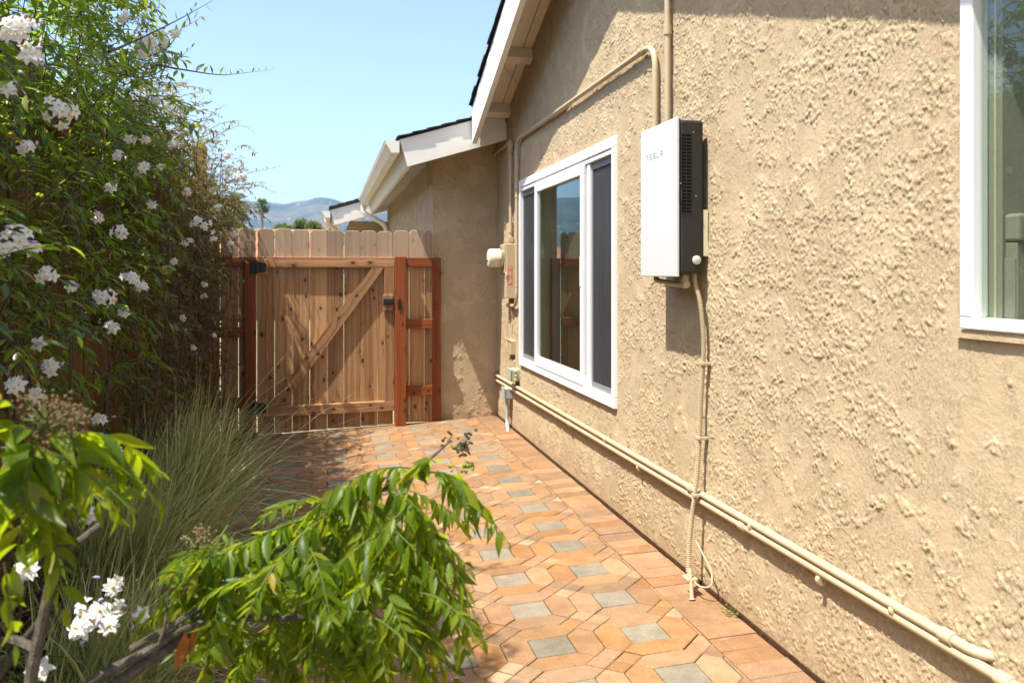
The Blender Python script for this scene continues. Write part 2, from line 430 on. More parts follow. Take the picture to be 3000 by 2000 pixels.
WX, WY = (DXP - SX) / 2, (DYP - SY) / 2
for i in range(-4, 3):
    for j in range(-5, 15):
        x0 = 1.072 + i * DXP; y1 = 2.960 + j * DYP; x1 = x0 + SX; y0 = y1 - SY
        cxr, cyr = (x0 + x1) / 2, (y0 + y1) / 2
        pieces.append(('grey_paver', [(x0, y0), (x1, y0), (x1, y1), (x0, y1)], jit(random.choice(GREYC))))
        hx = [[(x1, y0), (x1 + WX / 2, y0 - WY / 2), (x1 + WX, y0), (x1 + WX, y1), (x1 + WX / 2, y1 + WY / 2), (x1, y1)],
              [(x0, y1), (x0 - WX / 2, y1 + WY / 2), (x0 - WX, y1), (x0 - WX, y0), (x0 - WX / 2, y0 - WY / 2), (x0, y0)],
              [(x0, y1), (x1, y1), (x1 + WX / 2, y1 + WY / 2), (x1, y1 + WY), (x0, y1 + WY), (x0 - WX / 2, y1 + WY / 2)],
              [(x1, y0), (x0, y0), (x0 - WX / 2, y0 - WY / 2), (x0, y0 - WY), (x1, y0 - WY), (x1 + WX / 2, y0 - WY / 2)]]
        for q in hx: pieces.append(('hexagon_paver', q, jit(random.choice(HEXC))))
        mx, my = x1 + WX, y1 + WY          # centre of the diamond between four clusters
        for (a, b) in ((1, 0), (0, 1), (-1, 0), (0, -1)):
            ax_, ay_ = mx + a * WX, my + b * WY
            if a: q = [(mx, my), (mx + a * WX / 2, my - WY / 2), (ax_, my), (mx + a * WX / 2, my + WY / 2)]
            else: q = [(mx, my), (mx - WX / 2, my + b * WY / 2), (mx, ay_), (mx + WX / 2, my + b * WY / 2)]
            pieces.append(('small_paver', q, jit(random.choice(HEXC[2:] + [(.36, .25, .15)]))))
y = PYN
while y < PYF:
    w_ = .1015; y1 = min(y + w_, PYF + .06)
    pieces.append(('border_paver', [(PX1, y), (BX1, y), (BX1, y1), (PX1, y1)], jit(random.choice(BORC))))
    pieces.append(('border_paver', [(BX0, y + .03), (PX0, y + .03), (PX0, min(y1 + .03, PYF + .06)), (BX0, min(y1 + .03, PYF + .06))], jit(random.choice(BORC))))
    y += w_
keep = {}
for kind, P, c in pieces:
    if kind != 'border_paver': P = clip(P, PX0 + .0005, PX1 - .0005, PYN, PYF)
    if not P or len(P) < 3 or area(P) < 2.0e-4: continue
    keep.setdefault(kind, []).append((min(p[1] for p in P), P, c))
def setcol(mesh, cols):
    a = mesh.color_attributes.new('col', 'FLOAT_COLOR', 'POINT'); a.data.foreach_set('color', np.array(cols, dtype=np.float32).ravel())
for kind, L in keep.items():
    L.sort(key=lambda t: t[0]); rest = MB(); rc = []
    vis = [q for q in L if max(p[1] for p in q[1]) > 2.1]; hidden = [q for q in L if max(p[1] for p in q[1]) <= 2.1]
    for n_, (yy, P, c) in enumerate(vis + hidden):
        v, f = paver_geo(P, random.gauss(0, .0011), random.gauss(0, .006), random.gauss(0, .006))
        if n_ < min(300, len(vis)):
            m = me(kind, v, f); setcol(m, [(*c, 1)] * len(v)); add(kind, m, paving, None, M_PAVER)
        else: rest.raw(v, f); rc += [(*c, 1)] * len(v)
    if rest.v:
        o = rest.build(kind + '_field', M_PAVER, paving); setcol(o.data, rc); o['kind'] = 'stuff'

# ------------------------------------------------------------------ house
house = thing('house', 'tan stucco house with white trim, gable roof and vinyl windows beside the paver path', 'house', (2.5, 6, 0))
PITCH = .36; PEAK_Y = 4.16
ZS0, YS0 = 2.665, 7.17                       # soffit height where it meets the wall
PITCHN = .315
def zsoff(y): return ZS0 + PITCH * (YS0 - PEAK_Y) - (PITCH if y >= PEAK_Y else PITCHN) * abs(y - PEAK_Y)

def field(ny_, nz_, res, size, seed, aniso=1.0):
    r_ = np.random.default_rng(seed); n = r_.standard_normal((ny_, nz_))
    ky = np.fft.fftfreq(ny_, res)[:, None] * aniso; kz = np.fft.rfftfreq(nz_, res)[None, :]
    k2 = (ky ** 2 + kz ** 2) * (2 * math.pi * size) ** 2
    s = np.fft.irfft2(np.fft.rfft2(n) * np.exp(-k2 / 4), s=(ny_, nz_)); return s / s.std()
def sstep(x, a, b):
    t = np.clip((x - a) / (b - a), 0, 1); return t * t * (3 - 2 * t)
RES = .003
def stucco_map(ly, lz, seed, amp=1.0):
    ny_, nz_ = int(ly / RES), int(lz / RES)
    low = field(ny_, nz_, RES, .16, seed); mid = field(ny_, nz_, RES, .026, seed + 1); lump = field(ny_, nz_, RES, .0034, seed + 2, .75)
    l2 = field(ny_, nz_, RES, .0066, seed + 3, .8); fine = field(ny_, nz_, RES, .0035, seed + 4); rid = field(ny_, nz_, RES, .040, seed + 5, 1.25)
    mask = sstep(low * .7 + mid * .7, -1.0, .6)
    q = lump * .62 + l2 * .72 + mid * .35
    a = (sstep(q, .30, .48) * .6 + sstep(q, .9, 1.1) * .4) * sstep(mask, .15, .5)
    ridge = np.clip(1 - np.abs(rid) / .055, 0, 1) ** .6 * sstep(mid + low * .7, .1, .8)
    return amp * (.0037 * a + .0046 * ridge * sstep(lump, -1.0, .3) + .0002 * mid + .0003 * fine + .0006 * low)
def sample(mp, yy, zz):
    a = np.clip(yy / RES, 0, mp.shape[0] - 1.001); b = np.clip(zz / RES, 0, mp.shape[1] - 1.001)
    i = a.astype(int); j = b.astype(int); u = a - i; w = b - j
    return mp[i, j] * (1 - u) * (1 - w) + mp[i + 1, j] * u * (1 - w) + mp[i, j + 1] * (1 - u) * w + mp[i + 1, j + 1] * u * w
def grid_faces(ny_, nz_, mask):
    ix = np.arange(ny_ * nz_).reshape(ny_, nz_)
    Fq = np.stack([ix[:-1, :-1], ix[1:, :-1], ix[1:, 1:], ix[:-1, 1:]], -1).reshape(-1, 4)
    return Fq[mask.ravel()]
def compact(V, Fq):
    u, inv = np.unique(Fq, return_inverse=True); return V[u], inv.reshape(Fq.shape)

WIN1 = (4.285, 6.560, .566, 2.040)           # far sliding window, y0 y1 z0 z1
WIN2 = (.35, 1.768, 1.163, 2.62)             # near window
YW0, YW1, ZT = .2, 7.56, 3.40
ys = [YW0]
while ys[-1] < YW1: ys.append(ys[-1] + (.00105 * max(ys[-1], 1.2) + .0016 if ys[-1] > 1.2 else .02))
ys = np.array(ys); ys[-1] = YW1; zs = np.arange(-.03, ZT, .0040)
mp = stucco_map(YW1 - YW0 + .1, ZT + .1, 21)
YY, ZZ = np.meshgrid(ys, zs, indexing='ij')
H = sample(mp, YY - YW0, ZZ + .03)
for (a, b, c_, d_) in (WIN1, WIN2):          # smoother band around the window openings
    e = np.maximum(np.maximum(a - YY, YY - b), np.maximum(c_ - ZZ, ZZ - d_)); H *= .25 + .75 * sstep(e, .0, .07)
H *= .35 + .65 * sstep(ZZ, -.01, .07)
yc = (ys[:-1] + ys[1:])[:, None] / 2; zc = (zs[:-1] + zs[1:])[None, :] / 2
ok = (zc < zsoff(YS0) + 9) & (zc < (ZS0 + PITCH * (YS0 - PEAK_Y) - np.where(yc >= PEAK_Y, PITCH, PITCHN) * np.abs(yc - PEAK_Y)) + .06)
for (a, b, c_, d_) in (WIN1, WIN2): ok &= ~((yc > a + .02) & (yc < b - .02) & (zc > c_ + .02) & (zc < d_ - .02))
V = np.stack([W - H, YY, ZZ], -1).reshape(-1, 3)
V, Fq = compact(V, grid_faces(len(ys), len(zs), ok)[:, ::-1])
add('stucco_wall', npmesh('stucco_wall', V, Fq, False), house, None, M_STUCCO)
core = MB(); x0, x1 = W + .012, W + .09
a1, b1, c1, d1 = WIN1; a2, b2, c2, d2 = WIN2
core.box(x0, x1, b1, 7.6, -.16, 2.70).box(x0, x1, a1 - .0, b1, -.16, c1).box(x0, x1, a1, b1, d1, 3.0)
core.box(x0, x1, b2, a1, -.16, 3.2).box(x0, x1, a2, b2, -.16, c2).box(x0, x1, a2, b2, d2, 2.9).box(x0, x1, -1.2, a2, -.16, 1.9)
core.build('wall_core', M_STUCCO, house)
# weep strip at the foot of the wall
MB().box(W - .008, W + .010, YW0, 7.5, -.06, .012).build('weep_screed', m_soil('stained_screed', (.14, .07, .035), (.06, .03, .016), 60), house)
# the part of the house that steps forward at the end
FYB, BXW = 7.52, .950
mpb = stucco_map(.75, 2.7, 77, 1.0)
ysb = np.arange(BXW, W + .012, .0075); zsb = np.arange(-.07, 2.52, .0085)
XX, ZZ = np.meshgrid(ysb, zsb, indexing='ij'); H = sample(mpb, XX - BXW, ZZ + .07)
V = np.stack([XX, FYB - H, ZZ], -1).reshape(-1, 3)
okb = (zsb[:-1][None, :] < 2.19 + .30 * (ysb[:-1][:, None] - .68) + .08)
V, Fq = compact(V, grid_faces(len(ysb), len(zsb), okb))
add('stucco_return_wall', npmesh('stucco_return_wall', V, Fq, True), house, None, M_STUCCO)
mps = stucco_map(6.0, 2.6, 99, 1.0)
ysb = np.arange(FYB - .002, 13.2, .014); zsb = np.arange(-.16, 2.36, .014)
YY, ZZ = np.meshgrid(ysb, zsb, indexing='ij'); H = sample(mps, YY - FYB, ZZ + .16)
V = np.stack([BXW - H, YY, ZZ], -1).reshape(-1, 3)
add('stucco_side_wall', npmesh('stucco_side_wall', V, grid_faces(len(ysb), len(zsb), np.ones((len(ysb) - 1, len(zsb) - 1), bool))[:, ::-1], True), house, None, M_STUCCO)
MB().box(BXW + .012, W + .14, FYB + .012, 13.4, -.16, 2.30).build('wall_core', M_STUCCO, house)
# main roof: barge board, soffit, lookouts, shingle courses (roof falls to both sides of the peak)
RX0 = 1.225                                   # outer face of the barge board
def slope_slab(mb, x0, x1, ya, za, yb, zb, t):   # slab following the slope, thickness t measured straight up
    v = [(x, y_, z_ + k) for x in (x0, x1) for (y_, z_) in ((ya, za), (yb, zb)) for k in (0, t)]
    mb.raw(v, [(0, 1, 3, 2), (4, 6, 7, 5), (0, 4, 5, 1), (2, 3, 7, 6), (0, 2, 6, 4), (1, 5, 7, 3)]); return mb
def zr(y): return zsoff(y)
YE = 7.055; YN = -1.0
BB = -.300                                    # bottom of the barge board below the soffit
for nm, (ya, yb) in (('barge_board', (YE, PEAK_Y)), ('barge_board', (YN, PEAK_Y - .003))):
    mb = MB(); slope_slab(mb, RX0, RX0 + .042, ya, zr(ya) + BB, yb, zr(yb) + BB, .305); mb.build(nm, M_TRIM, house)
for (ya, yb) in ((7.40, PEAK_Y), (YN, PEAK_Y - .004)):
    mb = MB(); slope_slab(mb, RX0 + .043, 4.6, ya, zr(ya), yb, zr(yb), .018); mb.build('soffit', M_SOFFIT, house)
mb = MB()
for k in range(1, 3):                          # board joints in the soffit
    xx = RX0 + .043 + k * .1
    slope_slab(mb, xx, xx + .004, 7.1, zr(7.1) - .0022, PEAK_Y + .05, zr(PEAK_Y + .05) - .0022, .002)
mb.build('soffit_joint', M_DARK, house)
for yl in (7.00, 6.24, 5.47, 4.70, 3.4, 2.64, 1.88, 1.12):
    mb = MB(); hh = .05; sg = 1 if yl > PEAK_Y else -1
    pp = PITCH if sg > 0 else PITCHN; c_, s_ = 1 / math.sqrt(1 + pp ** 2), -pp * sg / math.sqrt(1 + pp ** 2)
    pts = [(yl + c_ * a - s_ * b, zr(yl) + s_ * a + c_ * b) for (a, b) in ((-.045, -.003), (.045, -.003), (.045, -.088), (-.045, -.088))]
    mb.prism(pts, 0, RX0 + .044, W + .01); mb.build('lookout', M_SOFFIT, house)
# shingle courses
def courses(ya, yb, x0, x1):
    n = int(abs(yb - ya) / .135); st = (yb - ya) / n
    for k in range(n):
        p, q = ya + k * st, ya + (k + 1.12) * st
        mb = MB(); e = random.uniform(-.007, .007)
        v = []
        for x in (x0 + e, x1):
            for (yy, lift) in ((p, .0115), (q, .001)):
                zz = zr(yy) + .030
                v += [(x, yy, zz + lift - .006), (x, yy, zz + lift + .006)]
        mb.raw(v, [(0, 1, 3, 2), (4, 6, 7, 5), (0, 4, 5, 1), (2, 3, 7, 6), (0, 2, 6, 4), (1, 5, 7, 3)])
        mb.build('shingle_course', M_SHINGLE, house)
courses(YE + .02, PEAK_Y, RX0 - .022, 4.6); courses(YN, PEAK_Y, RX0 - .022, 4.6)
mb = MB(); slope_slab(mb, RX0 - .006, 4.6, YE + .012, zr(YE) + .0185, PEAK_Y, zr(PEAK_Y) + .0185, .007)
slope_slab(mb, RX0 - .006, 4.6, YN, zr(YN) + .0185, PEAK_Y - .004, zr(PEAK_Y) + .0185, .007); mb.build('drip_edge', M_SHINGLE, house)
# front roof of the stepped-out part: rake fascia, eave fascia, soffit, shingles, gutter
RS = .30; EX = .612; EZ = 2.425; FY = 7.085; YB2 = 12.86
def zt(x): return EZ + RS * (x - EX)            # top of fascia
mb = MB()
cosr = 1 / math.sqrt(1 + RS * RS); nxr, nzr = RS * cosr, -cosr      # inward (down) normal
HB = .235
pts = [(EX, EZ), (1.50, zt(1.50)), (1.535, zt(1.50) - .10), (1.535, zt(1.535) - HB / cosr), (EX + nxr * HB, EZ + nzr * HB)]
mb.prism(pts, 1, FY, FY + .04); mb.build('rake_fascia', M_TRIM, house)
mb = MB(); mb.prism([(EX + .002, EZ - .004), (EX + .036, EZ + .006), (EX + nxr * HB + .036, EZ + nzr * HB + .012), (EX + nxr * HB, EZ + nzr * HB + .004)], 1, FY + .041, YB2); mb.build('eave_fascia', M_TRIM, house)
mb = MB(); mb.prism([(EX + .037, zt(EX + .037) - .05), (1.534, zt(1.534) - .05), (1.534, zt(1.534) - .03), (EX + .037, zt(EX + .037) - .03)], 1, FY + .042, YB2 - .05); mb.build('soffit', M_SOFFIT, house)
for k in range(10):
    yy = FY + .35 + k * .56
    mb = MB(); mb.prism([(EX + .0375, zt(EX) - .05), (BXW + .02, zt(BXW) - .052), (BXW + .02, zt(BXW) - .19), (EX + .06, zt(EX) - .17)], 1, yy, yy + .042); mb.build('rafter_tail', M_SOFFIT, house)
for k in range(9):
    xa = EX - .02 + k * .125; xb = xa + .145
    mb = MB(); e = random.uniform(-.008, .008)
    v = []
    for yy in (FY - .020 + e, YB2 + .05):
        for (xx, lift) in ((xa, .012), (xb, .001)):
            v += [(xx, yy, zt(xx) + .012 + lift), (xx, yy, zt(xx) + .024 + lift)]
    mb.raw(v, [(0, 1, 3, 2), (4, 6, 7, 5), (0, 4, 5, 1), (2, 3, 7, 6), (0, 2, 6, 4), (1, 5, 7, 3)]); mb.build('shingle_course', M_SHINGLE, house)
mb = MB(); mb.prism([(EX - .005, EZ + .001), (1.53, zt(1.53) + .001), (1.53, zt(1.53) + .014), (EX - .005, EZ + .014)], 1, FY - .008, YB2 + .04); mb.build('drip_edge', M_SHINGLE, house)
# K-style gutter hung on the eave fascia
def gutter(name, x, z, ya, yb, parent):
    prof = [(x, z), (x, z - .10), (x - .070, z - .10), (x - .085, z - .065), (x - .098, z - .045), (x - .118, z - .020), (x - .118, z)]
    inn = [(a + (.004 if a < x - .01 else -.004), b + (.004 if b < z - .01 else 0.002)) for (a, b) in prof]
    mb = MB(); loop = prof + inn[::-1]; n = len(loop)
    v = [(p[0], yy, p[1]) for yy in (ya, yb) for p in loop]
    f = [(i, (i + 1) % n, n + (i + 1) % n, n + i) for i in range(n)]
    mb.raw(v, f); mb.prism(prof, 1, ya - .003, ya + .001); mb.prism(prof, 1, yb - .001, yb + .003)
    mb.tube([(x - .118, ya - .004, z + .002), (x - .118, yb + .004, z + .002)], .006, 6)
    return mb.build(name, M_GUTTER, parent)
gutter('gutter', EX - .002, EZ - .012, FY + .005, YB2 - .12, house)
mb = MB(); mb.tube(bend([(EX - .06, 12.70, EZ - .11), (EX - .06, 12.70, EZ - .22), (BXW - .06, 12.62, 2.02), (BXW - .06, 12.62, .0)], .10), .036, 10); mb.build('downspout', M_GUTTER, house, True)
# the farther step of the house
zt2 = lambda x: 2.25 + .30 * (x - .075)
mb = MB(); mb.prism([(.075, 2.25), (1.2, zt2(1.2)), (1.2, zt2(1.2) - .245), (.075 + .068, 2.25 - .225)], 1, 12.90, 12.94); mb.build('rake_fascia', M_TRIM, house)
mb = MB(); mb.prism([(.077, 2.245), (.113, 2.256), (.19, 2.03), (.15, 2.02)], 1, 12.941, 17); mb.build('eave_fascia', M_TRIM, house)
mb = MB(); mb.prism([(.12, zt2(.12) - .05), (1.2, zt2(1.2) - .05), (1.2, zt2(1.2) - .03), (.12, zt2(.12) - .03)], 1, 12.942, 17); mb.build('soffit', M_SOFFIT, house)
for k in range(9):
    xa = .055 + k * .125; xb = xa + .145; mb = MB(); v = []
    for yy in (12.88 + random.uniform(-.008, .008), 17):
        for (xx, lift) in ((xa, .012), (xb, .001)): v += [(xx, yy, zt2(xx) + .004 + lift), (xx, yy, zt2(xx) + .05 + lift)]
    mb.raw(v, [(0, 1, 3, 2), (4, 6, 7, 5), (0, 4, 5, 1), (2, 3, 7, 6), (0, 2, 6, 4), (1, 5, 7, 3)]); mb.build('shingle_course', M_SHINGLE, house)
MB().box(.38, 1.6, 13.42, 17.5, -.16, 2.12).build('stucco_far_wall', M_STUCCO, house)
gutter('gutter', .073, 2.235, 12.91, 17, house)
mb = MB(); mb.tube(bend([(.02, 13.0, 2.15), (.02, 13.0, 2.06), (.30, 13.36, 1.86), (.36, 13.37, 1.70), (.36, 13.37, 0)], .09), .035, 10); mb.build('downspout', M_GUTTER, house, True)
# thin cable stapled under the soffit and down the corner
mb = MB(); mb.tube(spline([(RX0 + .05, 6.30, zr(6.30) - .012), (1.36, 6.42, zr(6.42) - .014), (1.50, 6.55, zr(6.6) - .05), (W - .012, 6.64, 2.72), (W - .012, 6.66, 2.5), (W - .012, 6.66, 2.33)], 8), .0032, 6); mb.build('cable', M_PIPE, house, True)

# interior seen through the glass
room = MB()
for (a, b) in (((W + .091, -1.0, -.1), (4.6, 2.4, 2.5)), ((W + .091, 2.5, -.1), (4.6, 7.4, 2.5))):
    (xa, ya, za), (xb, yb, zb) = a, b
    (room.box(xb, xb + .05, ya, yb, za, zb) if ya > 0 else room.box(xb, xb + .05, 1.9, yb, za, zb)).box(xa, xb, ya - .05, ya, za, zb).box(xa, xb, yb, yb + .05, za, zb).box(xa, xb, ya, yb, za - .05, za).box(xa, xb, ya, yb, zb, zb + .05)  # near room's unseen far wall left partly open, an added gap letting skylight in
room.build('interior_shell', M_ROOM, house)

def make_window1():
    a, b, c_, d_ = WIN1; xf = W - .020
    fr = MB(); w = .058
    fr.box(xf, W + .06, a, b, c_, c_ + w, .004); fr.box(xf, W + .06, a, b, d_ - w, d_, .004)
    fr.box(xf, W + .06, a, a + w * .75, c_ + w, d_ - w, .003); fr.box(xf, W + .06, b - w * .75, b, c_ + w, d_ - w, .003)
    fr.box(xf + .006, W + .058, a + .04, b - .04, d_ - w - .03, d_ - w - .002, .003)
    win = fr.build('sliding_window', M_VINYL, house)
    win['label'] = 'far white sliding window with a clear middle pane between two screened panes'
    mull = MB(); mull.box(xf + .012, W + .05, 4.752, 4.80, c_ + w, d_ - w - .03, .003); mull.build('mullion', M_VINYL, win)
    # the middle sash stands proud
    y0, y1 = 4.832, 6.03; z0, z1 = c_ + w - .004, d_ - w - .028; s = .058
    sash = MB(); xs0, xs1 = xf - .004, xf + .03
    sash.box(xs0, xs1, y0, y1, z0, z0 + s + .012, .003); sash.box(xs0, xs1, y0, y1, z1 - s, z1, .003)
    sash.box(xs0, xs1, y0, y0 + s, z0 + s + .012, z1 - s, .003); sash.box(xs0, xs1, y1 - s - .01, y1, z0 + s + .012, z1 - s, .003)
    so = sash.build('sash', M_VINYL, win)
    MB().box(xs0 + .012, xs0 + .018, y0 + s - .004, y1 - s - .006, z0 + s + .008, z1 - s + .004).build('pane', M_GLASS, win)
    MB().box(xs0 - .006, xs0, 4.86, 4.878, 1.22, 1.40, .002).build('latch', M_VINYL, win)
    for (p, q) in ((a + w * .75, 4.752), (6.01, b - w * .75)):
        rim = MB(); xr = W + .006; r = .022
        rim.box(xr, xr + .016, p, q, c_ + w, c_ + w + r + .012).box(xr, xr + .016, p, q, d_ - w - .03 - r - .02, d_ - w - .03)
        rim.box(xr, xr + .016, p, p + r, c_ + w + r + .012, d_ - w - .05 - r).box(xr, xr + .016, q - r, q, c_ + w + r + .012, d_ - w - .05 - r)
        rim.build('screen_frame', m_flat('screen_frame_grey', (.20, .205, .21), .5), win)
        MB().box(xr + .006, xr + .008, p + r, q - r, c_ + w + r + .012, d_ - w - .05 - r).build('insect_screen', M_SCREEN, win)
        MB().box(xr + .040, xr + .046, p, q, c_ + w, d_ - w - .01).build('pane', M_GLASS, win)
    # pale curtain edges hanging inside
    for (p, q) in ((4.42, 4.62), (6.22, 6.40)):
        cu = MB(); n = 14
        pts = [(W + .22 + .018 * math.sin(i * 1.9), p + (q - p) * i / n) for i in range(n + 1)]
        v = [(x, yy, z) for (x, yy) in pts for z in (.45, 2.15)]
        cu.raw(v, [(2 * i, 2 * i + 2, 2 * i + 3, 2 * i + 1) for i in range(n)]); cu.build('curtain', m_flat('curtain_grey', (.30, .31, .29), .9), win)
make_window1()
def make_window2():
    a, b, c_, d_ = WIN2; xf = W - .018; w = .048
    fr = MB()
    fr.box(xf, W + .030, a, b, c_, c_ + w * .62, .004).box(xf, W + .030, a, b, d_ - w, d_, .004)
    fr.box(xf, W + .030, b - w * .86, b, c_ + w * .62, d_ - w, .004).box(xf, W + .030, a, a + w, c_ + w * .62, d_ - w, .004)
    win = fr.build('fixed_window', M_VINYL, house); win['label'] = 'near white-framed window cut off by the right edge of the photo'
    MB().box(W + .004, W + .010, a + w * .5, b - w * .5, c_ + w * .4, d_ - w * .5).build('pane', M_GLASS, win)
    MB().box(W - .012, W + .012, a - .02, b + .02, c_ - .022, c_ - .0015).build('stucco_sill', M_STUCCO, win)
    MB().box(W + .031, W + .120, b - .082, b + .04, c_ - .05, d_).build('inner_jamb', M_SAGE, win)
    MB().box(W + .027, W + .0305, b - .066, b - .061, c_ + .03, d_ - .05).build('inner_bead', M_CREAM, win)
make_window2()
t = thing('cabinet', 'pale green cabinet standing inside behind the near window', 'cabinet', (1.62, 1.63, -.1))
MB().box(W + .036, W + .07, 1.648, 1.684, -.09, 1.372, .003).build('carcass', M_SAGE, t)
MB().box(W + .033, W + .075, 1.640, 1.6855, 1.373, 1.44, .008).build('top', M_SAGE, t)
MB().box(W + .0325, W + .0355, 1.650, 1.682, 1.18, 1.335, .001).build('drawer_front', M_SAGE, t)

# ------------------------------------------------------------------ things on the wall
def conduit(name, label, pts, r, cat='conduit', straps=(), mat=None, rb=.07, couplings=(), group=None):
    t = thing(name, label, cat, tuple(pts[0]), group)
    mb = MB(); mb.tube(bend(pts, rb), r, 12); mb.build('pipe', mat or M_PIPE, t, True)
    for (p, ax) in couplings:
        mb = MB(); A = Vector(ax); mb.lathe([(r, -.022), (r + .0045, -.021), (r + .0045, .021), (r, .022)], p, A, 14); mb.build('coupling', mat or M_PIPE, t, True)
    for (p, ax) in straps:
        mb = MB(); A = Vector(ax).normalized(); P = Vector(p)
        mb.lathe([(r + .0005, -.009), (r + .0028, -.0088), (r + .0028, .0088), (r + .0005, .009)], p, A, 14)
        s_ = Vector((0, 0, 1)) if abs(A.z) < .5 else Vector((0, 1, 0))
        q = P + s_ * (r + .012); q.x = W - .006
        mb.box(q.x - .003, q.x + .006, q.y - (.009 if abs(A.z) < .5 else .016), q.y + (.009 if abs(A.z) < .5 else .016), q.z - (.016 if abs(A.z) < .5 else .009), q.z + (.016 if abs(A.z) < .5 else .009))
        mb.build('strap', mat or M_PIPE, t, True)
    return t
XP = W - .026
conduit('conduit', 'tan conduit dropping straight from the eave to the top of the white inverter', [(XP, 3.545, 3.45), (XP, 3.545, 1.925)], .0145, couplings=[((XP, 3.545, 2.40), (0, 0, 1))])
conduit('conduit', 'tan conduit bending over from the inverter to cross the wall above the window',
        [(XP, 3.69, 1.925), (XP, 3.69, 2.383), (XP, 6.60, 2.375), (XP, 6.60, 1.03), (XP, 6.95, 1.03)], .0145, rb=.13,
        straps=[((XP, 5.55, 2.378), (0, 1, 0)), ((XP, 6.60, 1.92), (0, 0, 1)), ((XP, 6.60, 1.20), (0, 0, 1))], couplings=[((XP, 3.86, 2.383), (0, 1, 0)), ((XP, 6.60, 2.0), (0, 0, 1)), ((XP, 6.90, 1.03), (0, 1, 0)), ((XP, 6.84, 1.03), (0, 1, 0))])
t = conduit('conduit', 'short tan conduit from the corner under the eave down to the electric meter', [(XP, 7.52, 2.385), (XP, 6.835, 2.392), (XP, 6.835, 1.60)], .0135, rb=.02,
        couplings=[((XP, 6.835, 2.20), (0, 0, 1)), ((XP, 6.835, 1.66), (0, 0, 1))], straps=[((XP, 6.835, 2.05), (0, 0, 1))])
MB().box(XP - .018, XP + .018, 6.815, 6.875, 2.30, 2.41, .006).build('elbow_fitting', M_PIPE, t)
MB().box(XP - .028, XP + .02, 6.80, 6.90, 1.555, 1.60, .004).box(XP - .02, XP + .02, 6.83, 6.93, 1.60, 1.72, .006).build('hub', M_PIPE, t)
straps = [((W - .022, y_, .379), (0, 1, 0)) for y_ in (2.0, 2.78, 4.4, 5.9)]
t = conduit('water_pipe', 'upper of two tan pipes low on the wall, its end turned into the stucco', [(W - .022, 7.53, .372), (W - .022, 1.70, .393), (W + .05, 1.66, .393)], .0135, 'pipe', straps=straps, rb=.05,
        couplings=[((W - .022, 1.80, .393), (0, 1, 0)), ((W - .022, 3.30, .387), (0, 1, 0))])
straps = [((W - .022, y_, .338), (0, 1, 0)) for y_ in (2.35, 3.9, 5.4)]
conduit('water_pipe', 'lower of two tan pipes low on the wall, running out of the photo', [(W - .022, 7.53, .327), (W - .022, .6, .375)], .0135, 'pipe', straps=straps,
        couplings=[((W - .022, 2.85, .360), (0, 1, 0)), ((W - .022, 1.62, .368), (0, 1, 0)), ((W - .022, 5.1, .3436), (0, 1, 0))])

# inverter
IX0, IX1, IY0, IY1, IZ0, IZ1 = 1.394, 1.515, 3.175, 3.568, 1.297, 1.926
inv = thing('inverter', 'white-fronted black-cased solar inverter mounted on the stucco wall', 'inverter', (1.52, 3.37, IZ0))
body = MB().box(IX0 + .016, IX1, IY0, IY1, IZ0, IZ1, .012).build('case', M_CASE, inv)
fp = MB().box(IX0, IX0 + .013, IY0 - .0015, IY1 + .002, IZ0 - .012, IZ1 + .010, .003).build('front_panel', M_PANEL, inv)
MB().box(IX0 + .0132, IX0 + .020, IY0 + .004, IY1 - .004, IZ0 - .004, IZ1 + .004).build('panel_gasket', M_DARK, inv)
L = MB(); lw, lh, th = .0235, .024, .0042; xl = IX0 - .0004
def bar(y0, y1, z0, z1): L.box(xl, IX0 + .001, y0, y1, z0, z1)     # reading direction is towards -y
for n_, ch in enumerate('TESLA'):
    yl = 3.50 - n_ * .040; zb = 1.795
    hb = lambda k, p=0., q=1.: bar(yl - lw * q, yl - lw * p, zb + k, zb + k + th)
    vb = lambda p, z0, z1: bar(yl - lw * p - th, yl - lw * p, zb + z0, zb + z1)
    if ch == 'T': hb(lh - th); vb(.43, 0, lh - th * 2)
    if ch == 'E': hb(0); hb(lh / 2 - th / 2); hb(lh - th)
    if ch == 'S': hb(0); hb(lh / 2 - th / 2); hb(lh - th); vb(0, lh / 2 + th / 2, lh - th); vb(.87, th, lh / 2 - th / 2)
    if ch == 'L': vb(0, th, lh); hb(0)
    if ch == 'A': hb(lh - th); hb(lh / 2 - th / 2); vb(0, 0, lh / 2 - th / 2); vb(.87, 0, lh / 2 - th / 2)
L.build('lettering', M_LETTER, fp)
vg = MB()
for r_ in range(23):
    for cc in range(2):
        xa = IX0 + .0235 + cc * .0215; z_ = 1.865 - r_ * .0141
        vg.box(xa, xa + .018, IY0 - .0006, IY0 + .004, z_ - .009, z_)
vg.build('vent_slots', M_DARK, inv)
vr = MB(); vr.box(IX0 + .0215, IX0 + .0232, IY0 - .002, IY0 + .001, 1.535, 1.870).box(IX0 + .0430, IX0 + .0444, IY0 - .002, IY0 + .001, 1.535, 1.870).box(IX0 + .0650, IX0 + .0665, IY0 - .002, IY0 + .001, 1.535, 1.870)
for r_ in range(24): vr.box(IX0 + .0232, IX0 + .0650, IY0 - .0018, IY0 + .001, 1.866 - r_ * .0141, 1.8700 - r_ * .0141)
vr.build('vent_grille', M_CASE, inv)
MB().lathe([(.0165, 0), (.0185, .003), (.0185, .008), (.015, .010)], (IX1 - .034, IY0 + .001, 1.353), (0, -1, 0), 24).build('round_cap', M_BUTTON, inv, True)
MB().box(IX0 + .017, IX0 + .024, IY0 - .010, IY0 + .001, 1.59, 1.635, .003).build('handle', M_CASE, inv)
